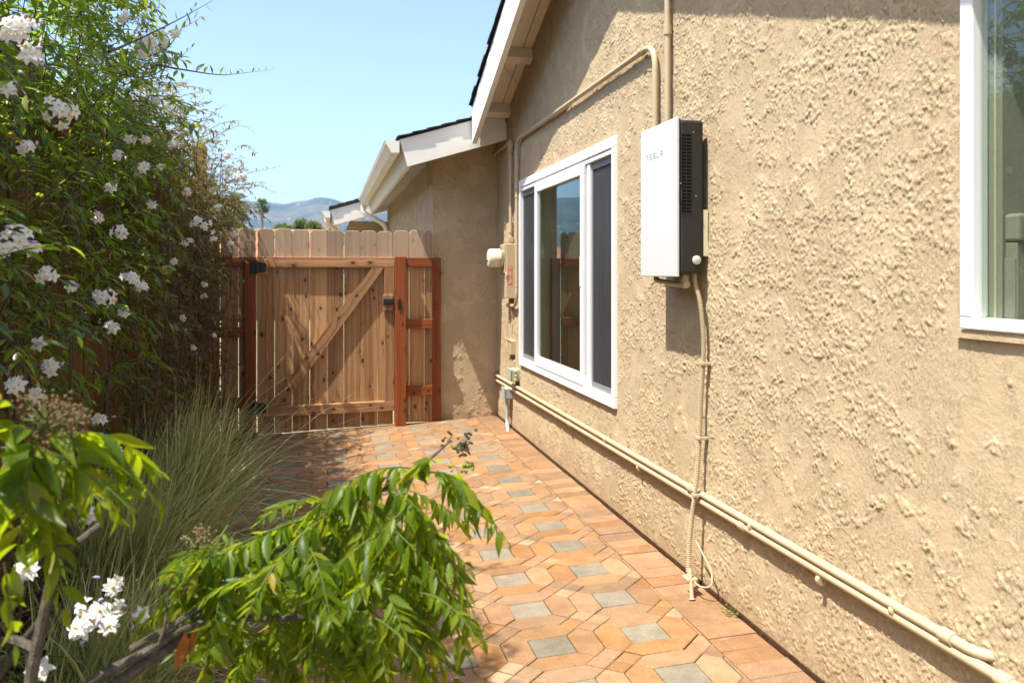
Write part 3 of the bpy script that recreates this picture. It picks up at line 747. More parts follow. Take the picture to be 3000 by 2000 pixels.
for (xx, zz) in ((IX0 + .018, 1.665), (IX0 + .019, 1.565), (IX0 + .075, 1.875), (IX1 - .035, 1.615), (IX1 - .012, 1.53), (IX1 - .012, 1.31), (IX1 - .055, 1.31), (IX0 + .075, 1.53)):
    MB().lathe([(.0028, 0), (.0028, .002), (.0018, .0028)], (xx, IY0 + .0005, zz), (0, -1, 0), 8).build('screw', M_STEEL if zz > 1.6 else M_CASE, inv)
MB().box(IX1 + .001, W - .004, IY0 + .005, IY0 + .05, 1.37, 1.56).box(IX1 + .001, W - .004, IY1 - .05, IY1 - .005, 1.37, 1.80).build('wall_bracket', M_CREAM, inv)
t = thing('conduit_fitting', 'short conduit with a capped elbow right under the inverter', 'conduit', (1.46, 3.3, 1.25))
MB().tube(bend([(1.44, 3.50, 1.30), (1.44, 3.50, 1.268), (1.455, 3.30, 1.252), (1.46, 3.255, 1.252)], .03), .0115, 10).build('pipe', M_PIPE, t, True)
MB().box(1.445, 1.475, 3.225, 3.258, 1.236, 1.296, .008).build('elbow_body', M_PIPE, t)
MB().lathe([(.016, 0), (.016, .006), (.012, .008)], (1.46, 3.2248, 1.253), (0, -1, 0), 14).build('cap', M_PIPE, t, True)
# ribbed flexible conduit, tied to a stake in the paving
pth = spline([(1.492, 3.215, 1.298), (1.492, 3.205, 1.25), (1.500, 3.175, 1.17), (1.512, 3.170, 1.0), (1.510, 3.19, .80), (1.506, 3.20, .60), (1.494, 3.20, .44), (1.482, 3.215, .30), (1.468, 3.215, .16), (1.452, 3.19, .072)], 20)
tot = [0]
for i in range(1, len(pth)): tot.append(tot[-1] + (pth[i] - pth[i - 1]).length)
N_ = 560; fine = []; rr = []
for i in range(N_):
    s_ = tot[-1] * i / (N_ - 1); j = max(1, next((q for q in range(len(tot)) if tot[q] >= s_), len(tot) - 1)); u = (s_ - tot[j - 1]) / max(tot[j] - tot[j - 1], 1e-9)
    fine.append(pth[j - 1].lerp(pth[j], u)); rr.append(.0088 + .0016 * (1 if (i % 4) < 2 else -1))
t = thing('flexible_conduit', 'ribbed tan flexible conduit hanging from the inverter down to the paving', 'conduit', (1.45, 3.19, 0))
MB().tube(fine, rr, 10).build('hose', M_PIPE, t, True)
mb = MB()
for (q, ax) in (((1.510, 3.171, .93), 1), ((1.506, 3.199, .62), 1), ((1.49, 3.205, .385), 1)): mb.box(q[0] - .011, W - .002, q[1] - .016, q[1] + .016, q[2] - .006, q[2] + .006, .002)
mb.build('strap', M_PIPE, t)
t = thing('ground_rod', 'short tan stake in the border pavers, tied to the end of the flexible conduit', 'rod', (1.44, 3.12, gz(1.44)))
MB().tube([(1.432, 3.105, -.02), (1.444, 3.155, .105)], .0085, 10).build('stake', M_PIPE, t, True)
MB().tube([(1.432, 3.105, -.006), (1.433, 3.108, -.001)], .014, 10).build('collar', M_PIPE, t, True)
MB().box(1.425, 1.470, 3.13, 3.19, .052, .070, .006).box(1.432, 1.456, 3.14, 3.165, .046, .082, .004).build('clamp', M_PIPE, t)
MB().tube(spline([(1.45, 3.16, .062), (1.46, 3.09, .052), (1.49, 3.06, .065), (1.505, 3.09, .11), (1.498, 3.15, .16), (1.49, 3.20, .20)], 8), .0034, 6).build('wire', M_PIPE, t, True)

# electric meter and small boxes in the corner
met = thing('electric_meter', 'cream round electric meter on a tan box between the corner and the far window', 'meter', (1.5, 6.88, 1.09))
MB().box(1.462, W + .01, 6.775, 6.985, 1.09, 1.545, .006).build('box', M_PIPE, met)
MB().box(1.452, 1.4615, 6.79, 6.97, 1.30, 1.54, .003).build('cover', M_PIPE, met)
MB().lathe([(.090, 0), (.093, .004), (.093, .020), (.086, .024)], (1.4520, 6.88, 1.425), (-1, 0, 0), 28).build('socket_ring', M_STEEL, met, True)
dome = MB().lathe([(.078, 0), (.079, .05), (.077, .085), (.068, .096), (.03, .101), (.0, .1015)], (1.4275, 6.88, 1.425), (-1, 0, 0), 28).build('meter_glass', M_CREAM, met, True)
MB().lathe([(.006, 0), (.006, .006), (.003, .008)], (1.3265, 6.868, 1.405), (-1, 0, 0), 10).lathe([(.006, 0), (.006, .006), (.003, .008)], (1.3265, 6.89, 1.40), (-1, 0, 0), 10).build('dial', M_DARK, dome)
lab = MB().box(1.478, 1.515, 6.7735, 6.7748, 1.205, 1.36).build('warning_label', M_RED, met)
mb = MB()
for k in range(15):
    z_ = 1.352 - k * .0095
    if k in (3, 8): continue
    mb.box(1.481 + .002 * (k % 3), 1.512 - .003 * ((k * 7) % 4), 6.7729, 6.7734, z_ - .0035, z_)
mb.build('label_text', M_WHITE, lab)
MB().box(1.455, 1.470, 6.765, 6.7745, 1.275, 1.305, .003).build('seal', M_WHITE, met)
t = thing('junction_box', 'small tan box under the electric meter with a loose cable', 'junction box', (1.52, 6.88, .62))
MB().box(1.497, W + .01, 6.77, 6.97, .622, .742, .006).build('body', M_PIPE, t)
MB().box(1.492, 1.4968, 6.765, 6.975, .735, .748, .002).build('lid', M_PIPE, t)
MB().tube(spline([(1.50, 6.86, 1.015), (1.49, 6.84, .90), (1.485, 6.85, .78), (1.480, 6.83, .68)], 8), .004, 6).tube(spline([(1.51, 6.80, 1.02), (1.52, 6.79, .90), (1.515, 6.80, .78), (1.50, 6.79, .70)], 8), .003, 6).build('cable', M_PIPE, t, True)
tag(MB().box(1.522, W + .01, 6.76, 6.96, .505, .578, .004).build('blank_plate', M_PIPE), 'plain tan cover plate on the wall just above the grey-green box', 'cover plate')
t = thing('utility_box', 'grey-green utility box at the lower far corner of the sliding window', 'box', (1.50, 6.62, .425))
MB().box(1.466, W + .01, 6.60, 6.74, .424, .520, .005).build('body', M_GREEN, t)
MB().box(1.458, 1.4655, 6.594, 6.746, .430, .527, .004).build('cover', M_GREEN, t)
mb = MB()
for (xx, zz) in ((1.50, .505), (1.505, .472), (1.50, .438)): mb.lathe([(.010, 0), (.010, .018), (.007, .022)], (xx, 6.5995, zz), (0, -1, 0), 10)
mb.build('terminal', M_GREEN, t)
t = thing('disconnect_box', 'small grey box on a grey conduit rising from the paving in the corner', 'box', (1.49, 6.87, .245))
MB().box(1.470, W + .01, 6.855, 6.975, .246, .332, .005).build('body', M_GREY, t)
MB().box(1.464, 1.4698, 6.85, 6.98, .240, .338, .003).build('cover', M_GREY, t)
MB().tube(bend([(1.497, 6.90, .246), (1.497, 6.90, .03), (1.480, 6.78, .0), (1.470, 6.745, -.03)], .06), .0155, 12).build('conduit', M_GREY, t, True)

# ------------------------------------------------------------------ gate and fences
def board(name, mat, parent, length, w, th, M, top=None, b=.003):
    """board lying in local x (width), y (thickness), z (length) from its foot"""
    e = .026
    prof = [(-w / 2, 0), (w / 2, 0)] + ([(w / 2, length - e), (w / 2 - e * .85, length), (-w / 2 + e * .85, length), (-w / 2, length - e)] if top == 'ear' else [(w / 2, length), (-w / 2, length)])
    n = len(prof); cx = 0; cz = length / 2
    P = inset([(p[0], p[1]) for p in prof], b) if True else prof
    P = [tuple(p) for p in P]
    v = [(p[0], -th / 2, p[1]) for p in P] + [(p[0], -th / 2 + b, p[1]) for p in prof] + [(p[0], th / 2 - b, p[1]) for p in prof] + [(p[0], th / 2, p[1]) for p in P]
    f = [tuple(range(n)), tuple(range(3 * n, 4 * n))[::-1]]
    for k in range(3): f += [(k * n + (i + 1) % n, k * n + i, (k + 1) * n + i, (k + 1) * n + (i + 1) % n) for i in range(n)]
    return add(name, me(name, v, f), parent, M, mat)
def up(x, y, z, rz=0, lean=0): return Matrix.Translation((x, y, z)) @ Matrix.Rotation(rz, 4, 'Z') @ Matrix.Rotation(lean, 4, 'Y')
def along(x, y, z, ang=0):   # local z turned to +x (lifted by ang)
    return Matrix.Translation((x, y, z)) @ Matrix.Rotation(rad(90) - ang, 4, 'Y')
GY = 7.40        # front face of the rails
PKY = GY + .040 + .008
gate = thing('garden_gate', 'wooden picket gate with a diagonal brace, closing off the path', 'gate', (0, 7.43, -.05))
edges = [-.566, -.424, -.279, -.131, .016, .158, .303, .447, .584]
tops = [1.680, 1.684, 1.676, 1.674, 1.672, 1.670, 1.672, 1.668]
def picket(par, a, b_, top, foot, mat=M_PICKET):
    gap = random.uniform(.0015, .0045)
    board('board', mat, par, top - foot, (b_ - a) - gap, .015, up((a + b_) / 2, PKY + random.uniform(-.002, .002), foot, 0, random.uniform(-.002, .002)), 'ear')
for i in range(8): picket(gate, edges[i], edges[i + 1], tops[i], gz((edges[i] + edges[i + 1]) / 2) + .012)
board('top_rail', M_RAIL, gate, 1.160, .089, .038, along(-.565, GY + .019, 1.394, 0))
board('bottom_rail', M_RAIL, gate, 1.075, .088, .038, along(-.480, GY + .019, .117, .018))
board('stile', M_RAIL, gate, 1.255, .084, .038, up(-.5235, GY + .0195, .092))
board('stile', M_RAIL, gate, 1.173, .089, .038, up(.550, GY + .0195, .176))
bl = Vector((.450 + .405, 1.351 - .172)); ang = math.atan2(bl.y, bl.x)
# diagonal brace, its ends cut level with the rails
bt = MB(); yb0, yb1 = GY + .001, GY + .037
bo = MB(); bo.prism([(-.478, .166), (-.352, .166), (.504, 1.3485), (.398, 1.3485)], 1, yb0, yb1)
ctr = Vector((.018, GY + .019, .757)); Mb = Matrix.Translation(ctr) @ Matrix.Rotation(rad(90) - ang, 4, 'Y')
inv_ = Mb.inverted(); vv = [inv_ @ Vector(p) for p in bo.v]
add('brace', me('brace', vv, bo.f), gate, Mb, M_RAIL)
for (z0, z1, nm) in ((1.285, 1.418, 'hinge_block'), (.082, .222, 'hinge_block')):
    board(nm, M_RAIL, gate, z1 - z0, .090, .020, up(-.5215, GY - .0105, z0))
for zc_ in (1.349, .158):
    hg = MB()
    hg.prism([(-.556, zc_ - .048), (-.500, zc_ - .040), (-.488, zc_ - .030), (-.488, zc_ + .028), (-.500, zc_ + .040), (-.556, zc_ + .046)], 1, GY - .0245, GY - .021)
    hg.box(-.622, -.574, GY - .0265, GY - .0225, zc_ - .055, zc_ + .055).lathe([(.006, 0), (.006, .112)], (-.566, GY - .026, zc_ - .056), (0, 0, 1), 10)
    h_ = hg.build('hinge', M_BLACK, gate)
    sc = MB()
    for (xx, zz) in ((-.605, .04), (-.605, -.04), (-.590, 0), (-.54, .03), (-.54, -.032), (-.502, .022), (-.502, -.024)): sc.lathe([(.0045, 0), (.003, .002)], (xx, GY - (.0265 if xx < -.57 else .0245), zc_ + zz), (0, -1, 0), 8)
    sc.build('screw', M_DARK, h_)
    sb = MB()
    for (xx, zz) in ((-.548, .060), (-.528, .060), (-.508, .060), (-.548, -.062), (-.528, -.062), (-.508, -.062)): sb.lathe([(.0035, 0), (.0025, .002)], (xx, GY - .0205, zc_ + zz), (0, -1, 0), 8)
    sb.build('screw', M_STEEL, gate)
board('latch_block', M_RAIL, gate, .145, .088, .020, up(.535, GY - .0105, .969))
lt = MB().box(.494, .579, GY - .034, GY - .021, 1.022, 1.076, .004).build('latch', M_BLACK, gate)
MB().tube([(.505, GY - .040, 1.050), (.640, GY - .040, 1.048)], .0055, 8).lathe([(.010, 0), (.010, .016)], (.508, GY - .034, 1.050), (0, -1, 0), 12).build('latch_bar', M_BLACK, lt, True)
MB().tube(spline([(.50, GY - .025, 1.045), (.47, GY - .02, 1.040), (.445, GY - .02, 1.036)], 5), .0015, 5).build('pull_wire', M_BLACK, lt)
mb = MB()
for (xx, zz) in ((.510, 1.098), (.555, 1.100), (.512, .985), (.555, .985)): mb.lathe([(.004, 0), (.003, .002)], (xx, GY - .0205, zz), (0, -1, 0), 8)
mb.build('screw', M_STEEL, gate)
# fixed panel on the hinge side
fl = thing('fence_panel', 'narrow fence panel with dark stained post on the hinge side of the gate', 'fence', (-.8, 7.43, -.1))
board('post', M_POST, fl, 1.545, .090, .088, up(-.620, GY + .022, -.11))
for (z0, h_) in ((1.393, .086), (.800, .087), (.203, .088)): board('rail', M_POST, fl, .30, h_, .038, along(-.966, GY + .019, z0))
for (a, b_) in ((-1.010, -.869), (-.866, -.721), (-.718, -.577)): picket(fl, a, b_, 1.682 + random.uniform(-.004, .004), -.09)
mk = MB()      # dark scribbled marks on the rail
for st in ([(-.875, 1.392), (-.868, 1.398), (-.872, 1.386), (-.862, 1.386), (-.858, 1.396), (-.853, 1.387)], [(-.843, 1.398), (-.836, 1.408), (-.832, 1.392), (-.826, 1.412), (-.822, 1.390), (-.815, 1.394)]):
    mk.tube([(p[0], GY - .0006, p[1]) for p in st], .0022, 5)
mk.build('pencil_mark', M_DARK, fl)
# fixed panel on the latch side
fr_ = thing('fence_panel', 'narrow fixed fence panel between the latch post and the stucco wall', 'fence', (.8, 7.43, -.05))
board('latch_post', M_POST, fr_, 1.49, .094, .088, up(.643, GY - .012, -.045)); 
board('wall_post', M_POST, fr_, 1.465, .084, .038, up(.9715, FYB - .030, -.028))
for (z0, h_) in ((1.396, .082), (.851, .085), (.261, .085)): board('rail', M_POST, fr_, .238, h_, .036, along(.6915, GY + .020, z0))
for (a, b_, tp) in ((.592, .727, 1.676), (.727, .862, 1.681), (.862, .930, 1.678)): picket(fr_, a, b_, tp, gz(.76) + .012)
st_ = MB().box(.618, .648, GY - .066, GY - .0575, .985, 1.072, .004).build('latch_catch', M_BLACK, fr_)
mb = MB()
for zz in (1.33, 1.135, .975, .60, .22): mb.lathe([(.006, 0), (.0045, .003)], (.972 + random.uniform(-.01, .01), FYB - .030 - .0195, zz), (0, -1, 0), 8)
mb.build('screw', M_BLACK, fr_)
# long boundary fence on the left behind the vines
lf = thing('boundary_fence', 'tall brown weathered board fence along the left side behind the vines', 'fence', (-1.05, 4.5, -.1))
y = .2
while y < 7.42:
    w_ = random.uniform(.134, .142)
    board('board', M_OLD, lf, 2.19 + random.uniform(-.008, .008), w_, .016, up(-1.05 + random.uniform(-.003, .003), y + w_ / 2, -.12, rad(90), random.uniform(-.003, .003)), None); y += w_ + random.uniform(.002, .006)
for yy in (.4, 2.4, 4.85, 7.23): board('post', M_RAIL if yy > 3 else M_OLD, lf, 2.20 if yy < 7 else 2.46, .088, .088, up(-.995, yy, -.12))
for zz in (.25, 1.05, 1.85): 
    board('rail', M_OLD, lf, 7.1, .086, .036, Matrix.Translation((-1.022, .3, zz)) @ Matrix.Rotation(rad(-90), 4, 'X'))

# ------------------------------------------------------------------ plants
def leaf_template(width=.32, fold=.22, curl=.25, rows=4, prof=None):
    """unit leaf along +y, normal +z"""
    v = [(0, 0, 0)]; f = []
    prof = prof or [.0, .72, 1.0, .66, 0.0]
    n = len(prof) - 1
    for i in range(1, n):
        t = i / n; w = prof[i] * width / 2; z = -curl * t * t
        v += [(-w, t, z + fold * w), (0, t, z), (w, t, z + fold * w)]
    v.append((0, 1, -curl)); last = len(v) - 1
    f += [(0, 2, 1), (0, 3, 2)]
    for i in range(n - 2):
        a = 1 + 3 * i; f += [(a, a + 1, a + 4), (a, a + 4, a + 3), (a + 1, a + 2, a + 5), (a + 1, a + 5, a + 4)]
    a = 1 + 3 * (n - 2); f += [(a, a + 1, last), (a + 1, a + 2, last)]
    return np.array(v), np.array(f)
def frames(dirs, ups):
    d = dirs / np.linalg.norm(dirs, axis=1, keepdims=True)
    s = np.cross(d, ups); nl = np.linalg.norm(s, axis=1, keepdims=True); s = np.where(nl < 1e-4, np.array([[1., 0, 0]]), s / np.maximum(nl, 1e-9))
    n = np.cross(s, d); return np.stack([s, d, n], axis=2)        # columns: x side, y length, z normal
def scatter(name, tv, tf, pos, R, size, rnd, mat, parent, kind='stuff'):
    N = len(pos); n = len(tv)
    V = np.einsum('nij,kj->nki', R, tv) * size[:, None, None] + pos[:, None, :]
    Fq = (tf[None] + (np.arange(N) * n)[:, None, None]).reshape(-1, 3)
    m = npmesh(name, V.reshape(-1, 3), Fq, True, {'rnd': np.repeat(rnd, n)})
    o = add(name, m, parent, None, mat)
    if kind: o['kind'] = kind
    return o
def leaf_objects(name, tv, tf, pos, R, size, mat, parent, idxs):
    mesh = npmesh(name, tv, tf, True); mesh.materials.append(mat)
    for i in idxs:
        M = Matrix([[*(R[i][r] * size[i]), pos[i][r]] for r in range(3)] + [[0, 0, 0, 1]])
        add(name, mesh, parent, M)
GREEN_STOPS = [(0, (.020, .046, .011)), (.4, (.050, .100, .018)), (.72, (.105, .172, .032)), (.90, (.21, .24, .055)), (.95, (.32, .22, .04)), (1, (.36, .15, .02))]
BROWN_STOPS = [(0, (.045, .052, .017)), (.3, (.080, .092, .027)), (.62, (.150, .115, .055)), (.85, (.23, .15, .08)), (.95, (.24, .13, .03)), (1, (.30, .10, .02))]
M_VLEAF = m_leaf('vine_leaf', GREEN_STOPS, .42, .30, tcol=(.45, .62, .05), spec=.6); M_VLEAFO = m_leaf('vine_leaf_single', GREEN_STOPS, .42, .30, use_attr=False, tcol=(.45, .62, .05), spec=.6)
M_BLEAF = m_leaf('dry_vine_leaf', BROWN_STOPS, .32, .55, tcol=(.35, .30, .05)); M_BLEAFO = m_leaf('dry_vine_leaf_single', BROWN_STOPS, .32, .55, use_attr=False, tcol=(.35, .30, .05))
M_STEM = m_flat('vine_stem', (.075, .050, .028), .7); M_STEMD = m_flat('dry_vine_stem', (.20, .13, .085), .8)
def m_petal():
    t = NT('white_petal'); o = t.obj(); n = t.noise(o, 40, 2, .5); c = t.mix(t.smooth(n, .6, .8), (.88, .87, .83, 1), (.78, .70, .80, 1))
    b = t.bsdf(c, .55, .3); tr = t.n('ShaderNodeBsdfTranslucent'); tr.inputs['Color'].default_value = (.85, .82, .72, 1)
    mx = t.n('ShaderNodeMixShader'); mx.inputs[0].default_value = .35; t.l(b, mx.inputs[1]); t.l(tr.outputs[0], mx.inputs[2]); return t.done(mx.outputs[0])
M_PETAL = m_petal(); M_STAMEN = m_flat('yellow_stamen', (.75, .40, .03), .5); M_BUD = m_flat('lilac_bud', (.48, .34, .52), .5)
VT, VF = leaf_template(.32, .35, .24)

def topz(y):     # how high the vines stand above the fence line
    return float(np.interp(y, [1.4, 2.4, 3.2, 4.1, 4.45, 4.8, 5.4, 6.2, 7.0, 7.4], [3.4, 3.35, 3.2, 3.05, 2.75, 2.42, 2.36, 2.30, 2.22, 2.0]))
def bulge(y, z):  # how far they lean out over the bed
    a = float(np.interp(z, [0, .5, 1.0, 1.7, 2.3, 3.0, 3.5], [.05, .07, .11, .19, .22, .20, .12]))
    return a + float(np.interp(z, [1.5, 1.9, 2.3], [0, .20, .24])) * float(np.interp(y, [5.6, 6.8], [0, 1])) + float(np.interp(y, [2.0, 3.2], [.12, 0]))
def vine(t, n_shoots, yr, size, dens, mat, mato, seed, stem_mat, n_obj, step):
    r_ = random.Random(seed); P, D, U, S, RN = [], [], [], [], []; stems = MB(); key = []
    for k in range(n_shoots):
        y0 = r_.uniform(*yr); tz = topz(y0); z0 = r_.uniform(.15, tz)
        if r_.random() > dens(y0, z0): continue
        over = z0 > 2.05
        b = bulge(y0, z0)
        x0 = -1.0 + (r_.uniform(-.14, b * .8) if over else r_.uniform(0.01, b * .8))
        p = Vector((x0, y0, z0)); L_ = r_.uniform(.16, .48) * size / .055
        d = Vector((r_.uniform(-.1, .55) if not over else r_.uniform(-.6, .5), r_.gauss(0, .55), r_.uniform(-.35, .75))).normalized()
        pts = [p.copy()]; s = 0; side = 1
        while s < L_:
            d = (d + Vector((0, 0, -.055)) + Vector((r_.gauss(0, .07), r_.gauss(0, .07), r_.gauss(0, .05)))).normalized(); p = p + d * step; s += step; pts.append(p.copy())
            if p.x < -.985 and p.z < 2.05: break
            for q in range(2 if r_.random() < .35 else 1):
                side = -side; lat = d.cross(Vector((0, 0, 1))); lat = lat.normalized() if lat.length > .01 else Vector((1, 0, 0))
                ld = (d * r_.uniform(.25, .9) + lat * side * r_.uniform(.4, 1.0) + Vector((0, 0, r_.uniform(-.55, .35)))).normalized()
                u = Vector((r_.gauss(0, .35) - .15, r_.gauss(0, .35), 1)).normalized()
                P.append(p[:]); D.append(ld[:]); U.append(u[:]); S.append(size * r_.uniform(.6, 1.25)); RN.append(min(1, max(0, r_.gauss(.42, .25))))
        if len(pts) > 2: stems.tube(pts[::2] if len(pts) > 5 else pts, .0016 * size / .05, 4, False)
    P, D, U, S, RN = map(np.array, (P, D, U, S, RN)); R = frames(D, U)
    # the leaves that show largest become parts of their own
    dist = np.linalg.norm(P - np.array([0, 0, CAM_H]), axis=1); fwd = P @ np.array(FV); rx = P @ np.array(RV); sx = 1500 + F_PX * rx / np.maximum(fwd, .1)
    order = np.argsort(np.where((sx > 0) & (fwd > .3) & (P[:, 0] > -.98), dist / S, 1e9)); big = order[:n_obj]; rest = order[n_obj:]
    leaf_objects('leaf', VT, VF, P, R, S, mato, t, big)
    scatter('foliage', VT, VF, P[rest], R[rest], S[rest], RN[rest], mat, t)
    st = stems.build('stems', stem_mat, t); st['kind'] = 'stuff'
    return len(P)
v1 = thing('flowering_vine', 'lush green vine with white star flowers piled over the left fence nearest the camera', 'vine', (-.95, 2.9, -.1))
v2 = thing('flowering_vine', 'drier brownish vine with small white flowers climbing the fence next to the gate', 'vine', (-.95, 5.8, -.1))
def dens1(y, z): return float(np.interp(z, [.1, .6, 1.0, 1.3, 1.8], [.08, .14, .38, .80, 1.0]))
def dens2(y, z): return float(np.interp(z, [.1, .5, .9, 1.4, 2.0], [.30, .45, .65, .9, 1.0])) * float(np.interp(y, [4.5, 5.2, 7.3], [.8, 1, .9])) * (1.0 if z < 1.95 else float(np.interp(y, [5.2, 6.0, 7.3], [1, .7, .5])))
vine(v1, 1450, (1.75, 4.35), .050, dens1, M_VLEAF, M_VLEAFO, 3, M_STEM, 300, .026)
vine(v2, 2600, (4.15, 7.32), .040, dens2, M_BLEAF, M_BLEAFO, 5, M_STEMD, 300, .022)
# twiggy old wood inside the vines
def twigs(t, yr, n, mat, seed):
    r_ = random.Random(seed); mb = MB()
    for k in range(n):
        y0 = r_.uniform(*yr); p = Vector((-.97 + r_.uniform(0, .08), y0, -.1 if r_.random() < .4 else r_.uniform(.2, 1.4))); pts = [p.copy()]; d = Vector((.05, r_.gauss(0, .25), 1)).normalized()
        for i in range(r_.randint(7, 15)):
            d = (d + Vector((r_.gauss(0.01, .10), r_.gauss(0, .22), r_.gauss(.06, .1)))).normalized(); p = p + d * .12; p.x = min(max(p.x, -.985), -.72); 
            if p.z > topz(y0): break
            pts.append(p.copy())
        if len(pts) > 3: mb.tube(pts, [max(.0022, .0075 * (1 - i / len(pts))) for i in range(len(pts))], 5, False)
    mb.build('branches', mat, t)
twigs(v1, (2.0, 4.6), 36, M_STEM, 4); twigs(v2, (4.6, 7.2), 46, M_STEM, 6)
# shoots standing out against the sky, each with its row of leaves
M_SHOOTL = M_VLEAF
def shoot(t, pix, X, size, n_leaf, mat, seed, hang=-1):
    r_ = random.Random(seed); pts = spline([onx(px * K, py * K, x) for (px, py), x in zip(pix, X)], 8)
    mb = MB(); mb.tube(pts, [.0032 * size / .05 * (1.15 - i / len(pts)) for i in range(len(pts))], 5, False); o = mb.build('shoot', M_STEM, t)
    P, D, U, S, RN = [], [], [], [], []
    for i in range(n_leaf):
        q = (i + .5) / n_leaf; p = pts[min(int(q * len(pts)), len(pts) - 1)]; nxt = pts[min(int(q * len(pts)) + 1, len(pts) - 1)]
        tn = (nxt - p).normalized() if (nxt - p).length > 1e-6 else Vector((1, 0, 0))
        P.append(p[:]); D.append((tn * .3 + Vector((r_.gauss(0, .3), r_.gauss(0, .3), hang * -1 * .9 if r_.random() < .85 else .5)))[:]); U.append((r_.gauss(0, .6) + .3, r_.gauss(0, .6), .4)); S.append(size * (1.15 - .6 * q) * r_.uniform(.8, 1.15)); RN.append(r_.uniform(.1, .8))
    P, D, U, S, RN = map(np.array, (P, D, U, S, RN)); scatter('shoot_leaves', VT, VF, P, frames(D, U), S, RN, mat, o)
shoot(v1, [(360, 150), (430, 162), (505, 172), (560, 168), (625, 160)], [-.55, -.50, -.45, -.42, -.40], .052, 17, M_VLEAF, 1, -1)
shoot(v1, [(250, 120), (330, 85), (420, 40), (500, -5)], [-.62, -.58, -.52, -.48], .06, 12, M_VLEAF, 2, 1)
shoot(v1, [(340, 130), (385, 110), (420, 60), (450, 10)], [-.62, -.6, -.58, -.55], .05, 12, M_VLEAF, 3, -1)
shoot(v1, [(250, 165), (330, 178), (390, 150), (440, 110)], [-.7, -.66, -.62, -.6], .05, 14, M_VLEAF, 8, -1)
shoot(v2, [(520, 420), (570, 398), (620, 388), (655, 380)], [-.62, -.58, -.54, -.52], .042, 14, M_BLEAF, 4, -1)
shoot(v2, [(540, 425), (590, 425), (625, 440), (655, 446)], [-.62, -.58, -.54, -.52], .036, 10, M_BLEAF, 5, 1)
shoot(v2, [(470, 330), (520, 300), (560, 290), (590, 310)], [-.72, -.68, -.66, -.64], .038, 12, M_BLEAF, 6, -1)
shoot(v2, [(430, 330), (450, 290), (478, 270), (500, 262)], [-.76, -.74, -.72, -.7], .038, 12, M_BLEAF, 7, -1)
shoot(v2, [(540, 470), (585, 478), (615, 490), (640, 500)], [-.66, -.64, -.62, -.62], .036, 10, M_BLEAF, 9, 1)
shoot(v2, [(420, 300), (425, 270), (440, 250), (470, 225)], [-.80, -.78, -.76, -.74], .036, 12, M_BLEAF, 10, -1)
# flowers
def flower_templates():
    pv, pf, sv, sf = [], [], [], []
    for k in range(5):
        a = 2 * math.pi * k / 5; c_, s_ = math.cos(a), math.sin(a)
        loc = [(0, 0, 0), (-.17, .24, .03), (0, .28, -.02), (.17, .24, .03), (-.13, .40, .04), (.13, .40, .04), (0, .60, -.05)]
        n = len(pv); pv += [(x * c_ - y_ * s_, x * s_ + y_ * c_, z) for (x, y_, z) in loc]
        pf += [(n, n + 2, n + 1), (n, n + 3, n + 2), (n + 1, n + 2, n + 4), (n + 2, n + 3, n + 5), (n + 2, n + 6, n + 4), (n + 2, n + 5, n + 6)]
    for k in range(5):
        a = 2 * math.pi * k / 5; sv.append((.085 * math.cos(a), .085 * math.sin(a), .02))
    sv.append((0, 0, .24)); sf = [(k, (k + 1) % 5, 5) for k in range(5)]
    return np.array(pv), np.array(pf), np.array(sv), np.array(sf)
PV, PF, SV, SF = flower_templates()
def cluster(t, c, size_m, n, fl, seed):
    r_ = np.random.default_rng(seed); c = np.array(c)
    view = np.array([0, 0, CAM_H]) - c; view /= np.linalg.norm(view)
    d = r_.normal(0, 1, (n, 3)) * .55 + view * 1.1 + np.array([0, 0, .35]); d /= np.linalg.norm(d, axis=1, keepdims=True)
    sc = size_m / 2 * np.sqrt(r_.uniform(.1, 1, n)); pos = c + d * sc[:, None] * np.array([1, 1, .9])
    ups = d; side = np.cross(d, r_.normal(0, 1, (n, 3))); R = frames(side, ups)
    S = fl * r_.uniform(.8, 1.15, n)
    o = scatter('flower_cluster', PV, PF, pos, R, S, r_.uniform(0, 1, n), M_PETAL, t, None)
    scatter('stamens', SV, SF, pos, R, S, r_.uniform(0, 1, n), M_STAMEN, o)
    mb = MB(); b = c - view * size_m * .35 - np.array([0, 0, size_m * .3])
    for i in range(n): mb.tube([tuple(b), tuple(pos[i] - R[i][:, 2] * .004)], .0009, 4, False)
    for i in range(max(2, n // 3)):
        q = pos[r_.integers(n)] + r_.normal(0, size_m * .22, 3); mb.tube([tuple(b), tuple(q)], .0009, 4, False)
    q_ = mb.build('flower_stalks', M_STEM, o); q_['kind'] = 'stuff'
    mb = MB()
    for i in range(max(2, n // 3)):
        q = pos[r_.integers(n)] + r_.normal(0, size_m * .25, 3); mb.lathe([(.0005, 0), (.0035, .004), (.003, .010), (.0005, .014)], tuple(q), tuple(r_.normal(0, 1, 3)), 6)
    q_ = mb.build('buds', M_BUD, o, True); q_['kind'] = 'stuff'
